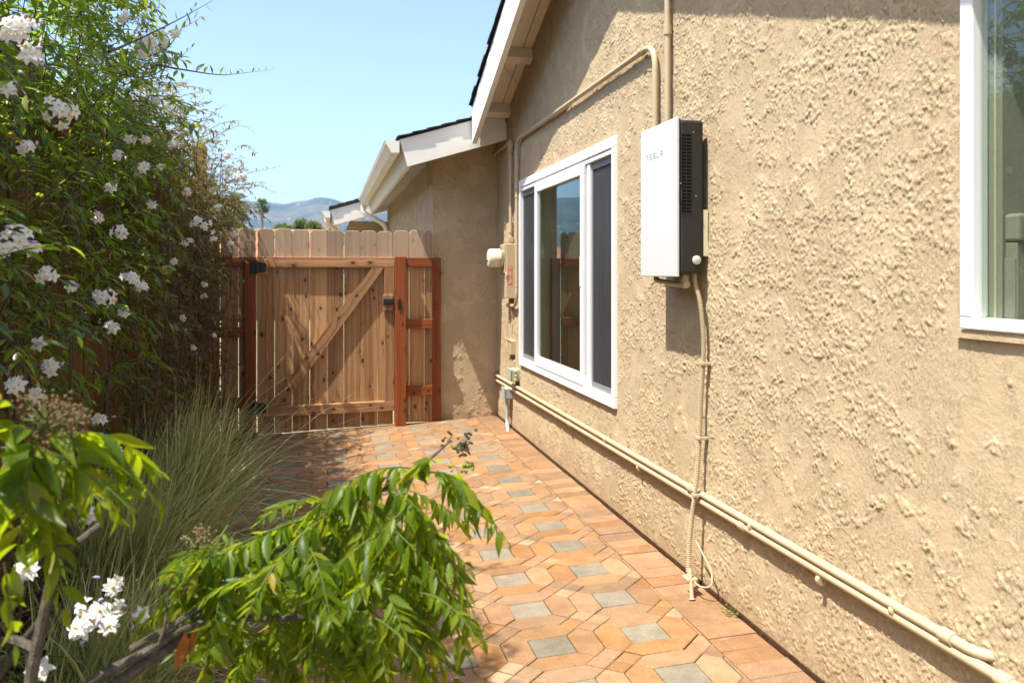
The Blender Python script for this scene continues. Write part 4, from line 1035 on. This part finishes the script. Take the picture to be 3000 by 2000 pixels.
FLW = [(45, 82, 112, -.60), (70, 135, 48, -.58), (135, 255, 82, -.62), (285, 38, 32, -.68), (338, 105, 62, -.66), (372, 92, 38, -.62), (402, 78, 26, -.58), (330, 122, 40, -.66),
       (38, 552, 70, -.66), (70, 574, 40, -.64), (22, 575, 40, -.66), (110, 632, 58, -.66), (240, 686, 58, -.66), (296, 640, 52, -.64), (326, 660, 34, -.62), (285, 718, 24, -.66), (258, 755, 36, -.66),
       (275, 536, 52, -.68), (465, 520, 66, -.60), (492, 552, 22, -.60), (330, 386, 42, -.66), (368, 392, 30, -.66), (255, 432, 24, -.7), (120, 845, 42, -.7), (38, 886, 46, -.68), (85, 905, 26, -.68), (180, 958, 26, -.70), (232, 965, 40, -.68),
       (330, 322, 26, -.70), (270, 360, 30, -.7), (430, 442, 26, -.70), (520, 360, 26, -.66), (556, 408, 34, -.62), (545, 412, 28, -.62), (400, 600, 22, -.74), (470, 680, 16, -.76), (490, 772, 16, -.78), (300, 320, 24, -.7), (380, 620, 24, -.72),
       (500, 480, 24, -.64), (540, 540, 24, -.62), (530, 560, 20, -.62), (470, 655, 18, -.76), (420, 730, 16, -.78), (445, 800, 18, -.8), (350, 470, 24, -.7), (90, 790, 22, -.7), (118, 1170, 38, -.55), (205, 1182, 42, -.56), (246, 1046, 36, -.62), (268, 1040, 30, -.62),
       (60, 1312, 44, -.50), (90, 1540, 40, -.45), (250, 1350, 70, -.44), (215, 1410, 80, -.44), (265, 1400, 60, -.43), (190, 1445, 50, -.44), (245, 1440, 50, -.43), (320, 1410, 34, -.44), (360, 235, 18, -.7), (395, 330, 20, -.7), (430, 560, 30, -.7), (450, 290, 16, -.7), (160, 660, 20, -.7), (225, 500, 22, -.7), (60, 340, 30, -.7), (20, 210, 30, -.68)]
for i, (px, py, s_, X) in enumerate(FLW):
    s_ *= 1.12; p = onx(px * K, py * K, X + .03); D_ = (p - Vector((0, 0, CAM_H))).dot(FV); sm = s_ * K / F_PX * D_
    fl = .031 if D_ < 4.2 else .029
    n = max(4, int(1.25 * (sm / fl) ** 2)); n = min(n, 14)
    cluster(v1 if D_ < 4.3 else v2, p, sm, n, fl, 100 + i)

# ornamental grass clumps
def m_grass():
    t = NT('grass_blade'); r = t.attr('rnd').outputs['Fac']
    c = t.ramp(r, [(0, (.10, .15, .045)), (.35, (.30, .37, .11)), (.7, (.55, .56, .21)), (1, (.74, .67, .36))])
    b = t.bsdf(c, .5, .4); tr = t.n('ShaderNodeBsdfTranslucent'); t.l(t.mix(.3, c, (.3, .35, .08, 1)), tr.inputs['Color'])
    mx = t.n('ShaderNodeMixShader'); mx.inputs[0].default_value = .3; t.l(b, mx.inputs[1]); t.l(tr.outputs[0], mx.inputs[2]); return t.done(mx.outputs[0])
M_GRASS = m_grass()
def grass(label, base, n, length, lean, seed):
    r_ = np.random.default_rng(seed); K_ = 7
    th = r_.uniform(0, 2 * math.pi, n); out = np.abs(r_.normal(.36, .30, n)) + .03
    dx = np.cos(th) * out + lean[0]; dy = np.sin(th) * out + lean[1]
    L_ = length * r_.uniform(.55, 1.12, n); droop = np.clip(r_.normal(.75, .35, n), .1, 1.6) * (.40 + out)
    b0 = np.stack([base[0] + r_.normal(0, .085, n), base[1] + r_.normal(0, .11, n), np.full(n, base[2])], -1)
    t = np.linspace(0, 1, K_)[None, :]
    hx = b0[:, 0:1] + dx[:, None] * L_[:, None] * (t * .55 + .6 * t ** 2); hy = b0[:, 1:2] + dy[:, None] * L_[:, None] * (t * .55 + .6 * t ** 2)
    hz = b0[:, 2:3] + L_[:, None] * (t - droop[:, None] * .62 * t ** 2.4)
    hz = np.maximum(hz, np.maximum(-.07, SLOPE * (hx - W) + .004))
    C_ = np.stack([hx, hy, hz], -1)
    sd_ = np.stack([-np.sin(th + r_.normal(0, .6, n)), np.cos(th + r_.normal(0, .6, n)), r_.normal(0, .2, n)], -1)
    w = (.0027 * r_.uniform(.6, 1.35, n))[:, None] * np.array([.9, 1, 1, .92, .75, .5, .12])[None, :]
    A = C_ - sd_[:, None, :] * w[..., None]; B = C_ + sd_[:, None, :] * w[..., None]
    V = np.stack([A, B], 2).reshape(n, -1, 3); per = 2 * K_
    q = np.array([(2 * i, 2 * i + 1, 2 * i + 3, 2 * i + 2) for i in range(K_ - 1)]); Fq = (q[None] + (np.arange(n) * per)[:, None, None]).reshape(-1, 4)
    rn = np.clip(r_.normal(.46, .26, n)[:, None] + np.repeat(t ** 2 * .25, n, 0), 0, 1)
    o = thing('ornamental_grass', label, 'grass', tuple(base), 'clumps of ornamental grass in the bed')
    g_ = add('blades', npmesh('blades', V.reshape(-1, 3), Fq, True, {'rnd': np.repeat(rn.reshape(n, K_), 2, axis=1).ravel()}), o, None, M_GRASS); g_['kind'] = 'stuff'
grass('tall arching clump of fine grass nearest the gate, leaning over the pavers', (-.78, 5.15, -.09), 700, .86, (.08, -.05), 1)
grass('dense middle clump of fine grass beside the shaded pavers', (-.72, 4.30, -.09), 1300, .84, (.10, .02), 2)
grass('dark green clump of fine grass behind the white flowers at lower left', (-.76, 3.40, -.09), 1500, .80, (.12, .03), 3)
grass('clump of fine grass at the bottom edge beneath the grey twigs', (-.66, 2.65, -.09), 1100, .60, (.12, .05), 4)

# ------------------------------------------------------------------ foreground shrub with feathery leaves
SHRUB_STOPS = [(0, (.040, .080, .005)), (.45, (.080, .140, .007)), (.8, (.130, .190, .010)), (.96, (.21, .23, .014)), (1, (.30, .20, .02))]
M_SLEAF = m_leaf('shrub_leaflet', SHRUB_STOPS, .52, .40, use_attr=True, tcol=(.42, .50, .01), spec=.28); M_SLEAFO = m_leaf('shrub_leaflet_single', SHRUB_STOPS, .52, .40, use_attr=False, tcol=(.42, .50, .01), spec=.28)
M_RACH = m_flat('leaf_stalk', (.085, .11, .018), .6); M_BARK = m_soil('grey_bark', (.26, .22, .175), (.12, .095, .075), 90)
M_DRY = m_flat('dried_flower_head', (.17, .11, .05), .9); M_BERRY = m_flat('dark_bud', (.030, .022, .016), .7); M_NEWG = m_flat('green_bud', (.22, .26, .05), .6); M_RUST = m_flat('rusty_leaf', (.30, .09, .015), .6)
shrub = thing('feathery_shrub', 'bright green shrub with drooping feathery leaves arching into the foreground', 'shrub', (-.55, .95, -.1))
LT, LF = leaf_template(.30, .42, .22, prof=[0, .62, .98, 1.0, .74, .36, 0.0]); LT2, _ = leaf_template(.31, .5, .50, prof=[0, .62, .98, 1.0, .74, .36, 0.0]); LT3, _ = leaf_template(.27, .35, -.12, prof=[0, .7, 1.0, .92, .66, .30, 0.0])
LMESH = [npmesh('leaflet', q, LF, True) for q in (LT, LT2, LT3)]
for q in LMESH: q.materials.append(M_SLEAFO)
n_leaflets = [0]
def compound(a, b, sag, size, pairs, seed, hang=.75, single=None):
    r_ = random.Random(seed); a = Vector(a); b = Vector(b)
    mid = (a + b) / 2 + Vector((0, 0, sag)); pts = [a * (1 - t) ** 2 + mid * 2 * t * (1 - t) + b * t * t for t in [i / 12 for i in range(13)]]
    mb = MB(); mb.tube(pts, [.0013 * (1.2 - .7 * i / 12) for i in range(13)], 5, False); leaf = mb.build('leaf', M_RACH, shrub)
    P, D, U, S = [], [], [], []
    for k in range(pairs):
        q = .12 + .86 * k / max(pairs - 1, 1); i = min(int(q * 12), 11); p = pts[i].lerp(pts[i + 1], q * 12 - i); tn = (pts[i + 1] - pts[i]).normalized()
        lat = tn.cross(Vector((0, 0, 1))); lat = lat.normalized() if lat.length > .05 else Vector((1, 0, 0))
        prof = .55 + .55 * math.sin(math.pi * min(1, q * .85 + .12))
        for sd_ in ((-1, 1) if k < pairs - 1 else (0,)):
            d = tn * r_.uniform(.25, .8) + lat * sd_ * r_.uniform(.45, 1.0) + Vector((r_.gauss(0, .14), r_.gauss(0, .14), -hang * r_.uniform(.3, 1.5)))
            if sd_ == 0: d = tn + Vector((0, 0, -hang * .5))
            P.append((p + Vector((0, 0, r_.uniform(-.002, .002))))[:]); D.append(d[:]); U.append((lat * -sd_ * .4 + Vector((r_.gauss(0, .5) - .1, r_.gauss(0, .5), .9)))[:]); S.append(size * .92 * prof * r_.uniform(.7, 1.18))
    P, D, U, S = map(np.array, (P, D, U, S)); R = frames(D, U)
    if single is None: single = n_leaflets[0] + len(P) <= 300
    if single:
        n_leaflets[0] += len(P)
        for i in range(len(P)):
            M = Matrix([[*(R[i][r] * S[i]), P[i][r]] for r in range(3)] + [[0, 0, 0, 1]]); add('leaflet', LMESH[r_.randrange(3)], leaf, M)
    else: scatter('leaflets', (LT, LT2, LT3)[r_.randrange(3)], LF, P, R, S, np.array([r_.uniform(.0, 1) for _ in P]), M_SLEAF, leaf, None)
A_ = lambda px, py, D: at(px * K, py * K, D)
def stem(pix, radii, mat=M_BARK, name='stem'):
    pts = spline([A_(*p) for p in pix], 6); n = len(pts); rr = [float(np.interp(i / (n - 1), np.linspace(0, 1, len(radii)), radii)) for i in range(n)]
    return MB().tube(pts, rr, 8, False).build(name, mat, shrub, True)
stem([(-60, 2300, 1.15), (120, 1700, 1.22), (270, 1568, 1.28), (430, 1455, 1.34), (540, 1340, 1.38), (640, 1265, 1.42), (760, 1190, 1.46), (870, 1130, 1.48), (960, 1075, 1.50), (1035, 1012, 1.52)], [.012, .011, .0095, .008, .0068, .006, .005, .004, .003, .0018])
stem([(-60, 2300, 1.15), (60, 1750, 1.2), (200, 1575, 1.25), (330, 1500, 1.30), (430, 1440, 1.33), (540, 1420, 1.36), (640, 1420, 1.38), (760, 1400, 1.40), (860, 1330, 1.44)], [.011, .010, .008, .007, .0062, .0055, .005, .004, .003])
stem([(40, 2200, 1.12), (62, 1700, 1.16), (70, 1568, 1.17), (95, 1440, 1.18), (118, 1330, 1.19), (122, 1250, 1.20), (138, 1190, 1.20)], [.011, .010, .009, .0082, .0075, .007, .008])
stem([(118, 1310, 1.19), (165, 1255, 1.21), (235, 1200, 1.24)], [.006, .0052, .0048])
stem([(-40, 1600, 1.3), (40, 1490, 1.3), (80, 1440, 1.28), (95, 1425, 1.24)], [.007, .006, .006, .005])
stem([(-20, 1480, 1.3), (30, 1470, 1.3), (80, 1490, 1.26), (98, 1500, 1.22)], [.008, .008, .007, .006])
stem([(355, 1500, 1.31), (378, 1440, 1.31), (384, 1370, 1.32)], [.004, .003, .0022])
stem([(300, 1490, 1.30), (420, 1420, 1.33), (530, 1345, 1.38), (560, 1300, 1.39)], [.006, .0055, .005, .004])
stem([(530, 1345, 1.38), (700, 1330, 1.42), (800, 1290, 1.45), (900, 1220, 1.48)], [.005, .0045, .004, .003])
stem([(760, 1400, 1.40), (800, 1340, 1.42), (845, 1230, 1.45)], [.004, .0035, .003])
stem([(138, 1190, 1.20), (110, 1130, 1.12), (75, 1060, 1.06), (90, 985, 1.03), (120, 940, 1.02)], [.006, .005, .004, .003, .002], M_RACH)
C = compound
# left, brightly lit sprays (nearest the camera)
C(A_(85, 985, 1.03), A_(362, 1150, 1.12), .050, .064, 10, 1, .35); C(A_(140, 1000, 1.05), A_(372, 1085, 1.16), .045, .060, 9, 2, .35); C(A_(88, 1000, 1.04), A_(36, 1300, 1.0), .03, .064, 9, 3, .15)
C(A_(80, 990, 1.04), A_(-60, 1010, .98), .02, .062, 6, 4, .2); C(A_(60, 1060, 1.06), A_(-30, 1180, 1.0), .02, .062, 6, 5, .2); C(A_(40, 940, 1.02), A_(-70, 905, 1.0), .01, .05, 5, 6, .4)
C(A_(100, 1120, 1.11), A_(150, 1400, 1.1), .02, .055, 7, 7, .45); C(A_(90, 1050, 1.06), A_(300, 1170, 1.04), .03, .064, 8, 8, .4)
C(A_(10, 1290, 1.05), A_(35, 1480, 1.05), .0, .05, 4, 81, .3)
# right, the arching branch
C(A_(958, 1078, 1.50), A_(700, 1190, 1.42), .065, .064, 15, 9, 1.1); C(A_(930, 1092, 1.50), A_(690, 1235, 1.40), .055, .062, 14, 91, .9); C(A_(880, 1120, 1.49), A_(1010, 1330, 1.42), .05, .060, 12, 92, .8); C(A_(740, 1190, 1.45), A_(480, 1330, 1.36), .05, .058, 13, 93, .9); C(A_(985, 1080, 1.50), A_(1168, 1245, 1.44), .040, .058, 12, 10, .6); C(A_(700, 1195, 1.44), A_(330, 1405, 1.30), .045, .052, 10, 11, .8)
C(A_(900, 1120, 1.48), A_(1075, 1360, 1.40), .04, .064, 9, 12, .6); C(A_(860, 1180, 1.46), A_(1110, 1470, 1.36), .04, .066, 9, 13, .6); C(A_(830, 1160, 1.46), A_(620, 1300, 1.36), .04, .064, 9, 14, .8)
C(A_(900, 1200, 1.46), A_(985, 1560, 1.34), .04, .066, 9, 15, .4); C(A_(760, 1190, 1.45), A_(560, 1420, 1.33), .04, .066, 9, 16, .7); C(A_(640, 1265, 1.42), A_(410, 1400, 1.34), .035, .058, 9, 17, .6)
C(A_(540, 1300, 1.39), A_(470, 1530, 1.30), .03, .06, 8, 18, .4); C(A_(1000, 1085, 1.5), A_(1090, 1210, 1.46), .02, .058, 8, 19, .7); C(A_(780, 1250, 1.44), A_(700, 1560, 1.32), .04, .068, 9, 20, .4)
for k, (a0, a1, b0, b1) in enumerate(((930, 1270, 1085, 1530), (900, 1330, 1060, 1600), (950, 1300, 1112, 1470), (880, 1400, 1000, 1640), (940, 1180, 1085, 1400), (820, 1420, 900, 1650), (985, 1085, 1120, 1180), (1000, 1062, 940, 1120))):
    C(A_(a0, a1, 1.50 - .02 * k), A_(b0, b1, 1.40), .045, .056, 11, 400 + k, .6, False)
r_ = random.Random(77)
for k in range(128):
    sx, sy = r_.uniform(500, 980), r_.uniform(1110, 1460); 
    if sy < 1120 + max(0, 860 - sx) * .38: sy += 90
    ang_ = r_.uniform(-1.45, 1.2); ln = r_.uniform(140, 230)
    ex, ey = sx + math.sin(ang_) * ln, sy + math.cos(ang_) * ln * .95
    if ex > 1100: ex = 1100 - r_.uniform(0, 40)
    D0 = r_.uniform(1.34, 1.78); C(A_(sx, sy, D0), A_(ex, ey, D0 - r_.uniform(.02, .12)), r_.uniform(.01, .05), r_.uniform(.036, .054), r_.randint(10, 13), 200 + k, r_.uniform(.15, .85), False)
for k in range(9):
    sx, sy = r_.uniform(0, 110), r_.uniform(1000, 1130); ex, ey = sx + r_.uniform(-90, 160), sy + r_.uniform(40, 180)
    D0 = r_.uniform(1.04, 1.2); C(A_(sx, sy, D0), A_(ex, ey, D0 + r_.uniform(-.06, .06)), .02, r_.uniform(.05, .066), 8, 300 + k, r_.uniform(.1, .5), False)
def head(px, py, D, spread, n, mat, name, stalk=M_RACH, br=.0032, seed=0, down=.0):
    r2 = random.Random(seed); c = A_(px, py, D); sk = MB(); bl_ = MB(); tip = []
    for k in range(max(5, n // 9)):
        d = Vector((r2.gauss(0, .6) + .2, r2.gauss(0, .5), r2.uniform(.1, 1) - down)).normalized(); e = c + d * spread * r2.uniform(.6, 1); sk.tube([c, c.lerp(e, .5) + Vector((0, 0, .004)), e], [.0016, .0012, .0008], 4, False); tip.append(e)
    for k in range(n):
        p = r2.choice(tip) + Vector((r2.gauss(0, 1), r2.gauss(0, 1), r2.gauss(0, 1))) * spread * .17; s2 = br * r2.uniform(.6, 1.3)
        bl_.lathe([(.0004, -s2), (s2 * .8, -s2 * .4), (s2 * .9, s2 * .3), (.0004, s2)], tuple(p), (r2.gauss(0, 1), r2.gauss(0, 1), r2.gauss(0, 1)), 5)
    o = sk.build(name, stalk, shrub); q = bl_.build('florets', mat, o); 
head(105, 985, 1.03, .042, 200, M_DRY, 'flower_head', br=.0019, seed=1); head(155, 990, 1.04, .034, 160, M_DRY, 'flower_head', br=.0019, seed=2); head(120, 1025, 1.05, .03, 120, M_DRY, 'flower_head', br=.0019, seed=5)
head(452, 1262, 1.36, .038, 90, M_DRY, 'flower_head', br=.0022, seed=3); head(1040, 1030, 1.52, .040, 60, M_BERRY, 'flower_head', br=.0030, seed=4, down=.5); head(1060, 1085, 1.50, .022, 34, M_NEWG, 'flower_head', br=.0034, seed=6)
for (px, py, D, s2, dz) in ((425, 1450, 1.32, .075, -1), (452, 1430, 1.33, .06, -1), (40, 1310, 1.06, .07, -.9)):
    P = np.array([A_(px, py, D)[:]]); leaf_objects('withered_leaf', LT, LF, P, frames(np.array([[-.15, .1, dz]]), np.array([[.5, -.8, .2]])), np.array([s2]), M_RUST if px > 100 else M_NEWG, shrub, [0])
# weed in the crack at the wall
wd = thing('weed', 'tiny green weed in the joint at the foot of the wall near the stake', 'weed', (1.50, 2.93, 0))
n = 34; r3 = np.random.default_rng(5); th = r3.uniform(0, 6.28, n)
scatter('leaves', VT, VF, np.stack([1.505 + r3.normal(0, .012, n), 2.94 + r3.normal(0, .03, n), np.full(n, .004) + r3.uniform(0, .012, n)], -1), frames(np.stack([np.cos(th), np.sin(th), r3.uniform(.2, 1.2, n)], -1), np.tile([[0, 0, 1.]], (n, 1))), r3.uniform(.012, .024, n), r3.uniform(.4, .9, n), M_VLEAF, wd)
# dead leaves and bark chips on the soil
n = 1500; r3 = np.random.default_rng(9); th = r3.uniform(0, 6.28, n)
lit = scatter('leaf_litter', VT, VF, np.stack([r3.uniform(-1.0, -.56, n), r3.uniform(2.2, 7.4, n), np.full(n, -.085) + r3.uniform(0, .015, n)], -1), frames(np.stack([np.cos(th), np.sin(th), r3.normal(0, .25, n)], -1), np.stack([r3.normal(0, .3, n), r3.normal(0, .3, n), np.ones(n)], -1)), r3.uniform(.015, .045, n), r3.uniform(.55, 1, n), M_BLEAF, None)
lit['label'] = 'fallen brown leaves scattered over the planting bed'

# ------------------------------------------------------------------ beyond the fence
def ony(px, py, y):
    v = FV + RV * ((px - 1500) / F_PX) + Vector((0, 0, (800 - py) / F_PX)); return Vector((0, 0, CAM_H)) + v * (y / v.y)
M_TILE = m_soil('terracotta_tile', (.50, .22, .125), (.36, .15, .085), 6)
nb = thing('tile_roof_house', 'low house with a terracotta tile roof just showing above the gate', 'house', (-4, 30, -.16))
a_, b_ = ony(560, 668, 30), ony(948, 669, 30)
MB().box(a_.x + .8, b_.x - .2, 28.4, 36, -.16, 2.2).build('wall', M_STUCCO, nb)
rf = MB(); xa, xb, zr_ = a_.x, b_.x, a_.z - .17
rf.raw([(xa - 1.5, 26.6, zr_ - 1.05), (xb + 1.6, 26.6, zr_ - 1.05), (xb, 30, zr_), (xa, 30, zr_), (xa - 1.5, 37, zr_ - 1.2), (xb + 1.6, 37, zr_ - 1.2)], [(0, 1, 2, 3), (3, 2, 5, 4), (1, 5, 2), (0, 3, 4), (0, 4, 5, 1)])
rf_ = rf.build('roof', M_TILE, nb)
mb = MB(); 
for k in range(46):
    xx = xa + (xb - xa) * k / 45; mb.tube([(xx, 30.0, zr_ + .03), (xx, 26.65, zr_ - 1.0)], .07, 6)
mb.tube([(xa, 30, zr_ + .05), (xb, 30, zr_ + .05)], .11, 8).build('ridge_tiles', M_TILE, rf_)
# neighbour's house across the left fence (seen mirrored in the near window)
nh = thing('neighbour_house', "neighbour's grey-roofed house beyond the left fence, seen mirrored in the near window", 'house', (-6, 9, -.16))
MB().box(-9, -4.2, 3, 15, -.16, 2.7).build('wall', m_flat('brown_siding', (.16, .10, .07), .8), nh)
MB().prism([(-9.6, 2.55), (-6.6, 3.75), (-3.6, 2.55), (-3.6, 2.68), (-6.6, 3.90), (-9.6, 2.68)], 1, 2.5, 15.5).build('roof', M_SHINGLE, nh)
MB().box(-3.62, -3.56, 2.5, 15.5, 2.48, 2.66).build('fascia', m_flat('grey_trim', (.25, .25, .26), .6), nh)
# trees
FAR_STOPS = [(0, (.030, .045, .018)), (.6, (.055, .075, .028)), (1, (.11, .11, .05))]
M_FAR = m_leaf('far_leaf', FAR_STOPS, .2, .6)
def tree(label, px0_, px1_, py_top, y_, n, size, seed, squash=1.0):
    r2 = np.random.default_rng(seed); a_ = ony(px0_, 668, y_); b_ = ony(px1_, 668, y_); top = ony(px0_, py_top, y_).z
    c = Vector(((a_.x + b_.x) / 2, y_, 0)); rx = (b_.x - a_.x) / 2; rz = min(rx * 1.1, top * .45) * squash; cz = top - rz
    t = thing('garden_tree', label, 'tree', (c.x, y_, -.16), 'trees behind the tile roof')
    mb = MB(); mb.tube([(c.x, y_, -.16), (c.x + .1, y_, cz * .6), (c.x, y_, cz)], [.22, .17, .08], 8)
    for k in range(6):
        g_ = k * 1.05; mb.tube([(c.x, y_, cz * .55), (c.x + rx * .6 * math.cos(g_), y_ + rx * .6 * math.sin(g_), cz + rz * .2)], [.09, .03], 6)
    mb.build('trunk', M_STEM, t)
    cl = r2.normal(0, 1, (16, 3)); cl /= np.linalg.norm(cl, axis=1, keepdims=True); cl *= r2.uniform(.3, .85, (16, 1))
    p = cl[r2.integers(0, 16, n)] + r2.normal(0, .20, (n, 3)); p = p * np.array([rx, rx, rz]) + np.array([c.x, y_, cz])
    scatter('crown', VT, VF, p, frames(r2.normal(0, 1, (n, 3)), r2.normal(0, 1, (n, 3)) + np.array([0, 0, 1])), r2.uniform(.7, 1.3, n) * size, r2.uniform(0, 1, n), M_FAR, t)
tree('dark green round tree showing above the tile roof, leftmost of the row', 800, 866, 648, 55, 3500, .20, 1)
tree('tallest olive tree in the middle of the row above the tile roof', 856, 908, 643, 56, 3500, .20, 2)
tree('olive tree behind the white gutter at the right end of the row', 895, 950, 648, 54, 3500, .20, 3)
tree('small dark tree low behind the gate top at the corner of the house', 940, 985, 660, 40, 1800, .14, 4)
# palms
def palm(label, px, py_top, y_, crown_r, n_fr, seed, feather):
    r2 = random.Random(seed); top = ony(px, py_top, y_); t = thing('palm_tree', label, 'palm', (top.x, y_, -.16)); zc = top.z - crown_r * .75
    mb = MB(); mb.tube([(top.x, y_, -.16), (top.x + .1, y_, zc * .5), (top.x, y_, zc)], [.34, .24, .22], 10); mb.build('trunk', m_flat('palm_trunk', (.20, .16, .12), .9), t)
    P, D, U, S = [], [], [], []
    rb = MB()
    for k in range(n_fr):
        g_ = r2.uniform(0, 6.28); el = r2.uniform(-.9, 1.35); d = Vector((math.cos(g_) * math.cos(el), math.sin(g_) * math.cos(el), math.sin(el)))
        if feather:
            pts = [Vector((top.x, y_, zc))]; dd = d.copy()
            for i in range(9): dd = (dd + Vector((0, 0, -.16))).normalized(); pts.append(pts[-1] + dd * crown_r / 8)
            rb.tube(pts, .03, 4, False)
            for i in range(1, 10):
                lat = (pts[min(i, 9)] - pts[i - 1]).cross(Vector((0, 0, 1)))
                for s2 in (-1, 1):
                    for q in range(3): P.append(pts[i - 1].lerp(pts[i], q / 3)[:]); D.append((lat.normalized() * s2 * .9 + dd * .4 + Vector((0, 0, -.5)))[:] if lat.length > 1e-4 else (s2, 0, -.5)); U.append((r2.gauss(0, .3), r2.gauss(0, .3), 1)); S.append(crown_r * .30)
        else:
            e = Vector((top.x, y_, zc)) + d * crown_r * .55; rb.tube([(top.x, y_, zc), e], .025, 4, False)
            lat = d.cross(Vector((0, 0, 1))); lat = lat.normalized() if lat.length > .05 else Vector((1, 0, 0))
            for q in range(11):
                w = (q - 5) / 5; P.append(e[:]); D.append((d + lat * w * 1.0 + Vector((0, 0, -.25 - .2 * abs(w))))[:]); U.append((r2.gauss(0, .3), r2.gauss(0, .3), 1)); S.append(crown_r * .48)
    rb.build('frond_ribs', M_STEM, t)
    TV, TF = leaf_template(.16, .3, .2); P, D, U, S = map(np.array, (P, D, U, S)); r4 = np.random.default_rng(seed)
    scatter('fronds', TV, TF, P, frames(D, U), S, r4.uniform(0, .9, len(P)), M_FAR, t)
palm('slender fan palm standing alone against the hills', 767, 585, 150, 1.55, 60, 1, False)
palm('bushy feather palm half hidden behind the vine', 664, 566, 60, 1.45, 46, 2, True)
palm('lower feather palm left of the fan palm, behind the vine tips', 690, 622, 70, 1.25, 36, 3, True)
# hills
def m_hill():
    t = NT('chaparral_hill'); o = t.obj(); n = t.noise(o, .004, 6, .65); n2 = t.noise(o, .02, 5, .65)
    c = t.mix(t.smooth(n, .4, .62), (.040, .048, .026, 1), (.10, .090, .052, 1)); c = t.mix(t.math('MULTIPLY', t.smooth(n2, .58, .7), .7), c, (.22, .17, .12, 1))
    return t.done(t.bsdf(c, .95, .05))
prof_px = [(-2600, 560), (-1800, 520), (-1000, 545), (-500, 500), (-200, 520), (100, 545), (400, 570), (600, 583), (700, 588), (787, 592), (838, 597), (868, 589), (899, 587), (919, 580), (945, 585), (993, 589), (1027, 598), (1100, 605), (1300, 590), (1600, 570), (2000, 560), (2600, 590), (3600, 600)]
YH = 6200.0; nu, nw = 420, 46; r5 = np.random.default_rng(4)
pu = np.linspace(-2600, 3600, nu); ridge = np.interp(pu, [p[0] for p in prof_px], [p[1] for p in prof_px])
nf = field(nu, nw * 2, 1.0, 5.0, 8)[:, :nw]; nf2 = field(nu, nw * 2, 1.0, 2.0, 9)[:, :nw]; rj = field(nu, 8, 1.0, 2.2, 10)[:, 0] * 2.2
V = []
for i in range(nu):
    top = ony(pu[i], ridge[i] + rj[i], YH)
    for j in range(nw):
        w_ = j / (nw - 1); yy = 2600 + (YH - 2600) * w_
        base = ony(pu[i], 700, yy); k_ = w_ ** 1.35
        zz = -2 + (top.z + 2) * k_ + (nf[i, j] * 32 + nf2[i, j] * 14) * math.sin(math.pi * min(w_, 1)) ** .8
        V.append((base.x, yy, max(zz, -3 if j == 0 else -2)))
    V.append((ony(pu[i], 700, YH + 500).x, YH + 500, -5))
idx = np.arange(nu * (nw + 1)).reshape(nu, nw + 1)
Q = np.stack([idx[:-1, :-1], idx[1:, :-1], idx[1:, 1:], idx[:-1, 1:]], -1).reshape(-1, 4)
hl = add('hills', npmesh('hills', np.array(V), Q, True), None, None, m_hill()); hl['kind'] = 'structure'; hl['label'] = 'hazy blue mountain ridge on the horizon'
# pale houses strewn over the lower slopes
HV = np.array(V).reshape(nu, nw + 1, 3); hm = MB()
for k in range(420):
    i = r5.integers(150, 330); j = r5.integers(2, 30) if r5.random() < .75 else r5.integers(20, 40); p = HV[i, j]; q = HV[min(i + 1, nu - 1), j]; u = r5.random()
    x, y_, z = p + (q - p) * u; s_ = r5.uniform(4, 11); hm.box(x - s_, x + s_, y_ - s_ * .7, y_ + s_ * .7, z - 6, z + r5.uniform(2.5, 6))
ho = hm.build('hillside_houses', m_flat('far_white_wall', (.72, .68, .62), .8)); ho['kind'] = 'stuff'; ho['label'] = 'scatter of tiny pale houses on the hazy hillside'
# haze: the air between here and the hills
t = NT('air'); vol = t.n('ShaderNodeVolumePrincipled'); vol.inputs['Color'].default_value = (.30, .56, 1.0, 1); vol.inputs['Density'].default_value = 6.5e-5; vol.inputs['Anisotropy'].default_value = .1
M_AIR = t.done(None, vol.outputs[0]); M_AIR.cycles.homogeneous_volume = True
hz = MB().box(-8900, 8900, -200, 7600, -8, 820).build('haze', M_AIR); hz['kind'] = 'stuff'; hz['label'] = 'thin blue haze filling the air towards the hills'
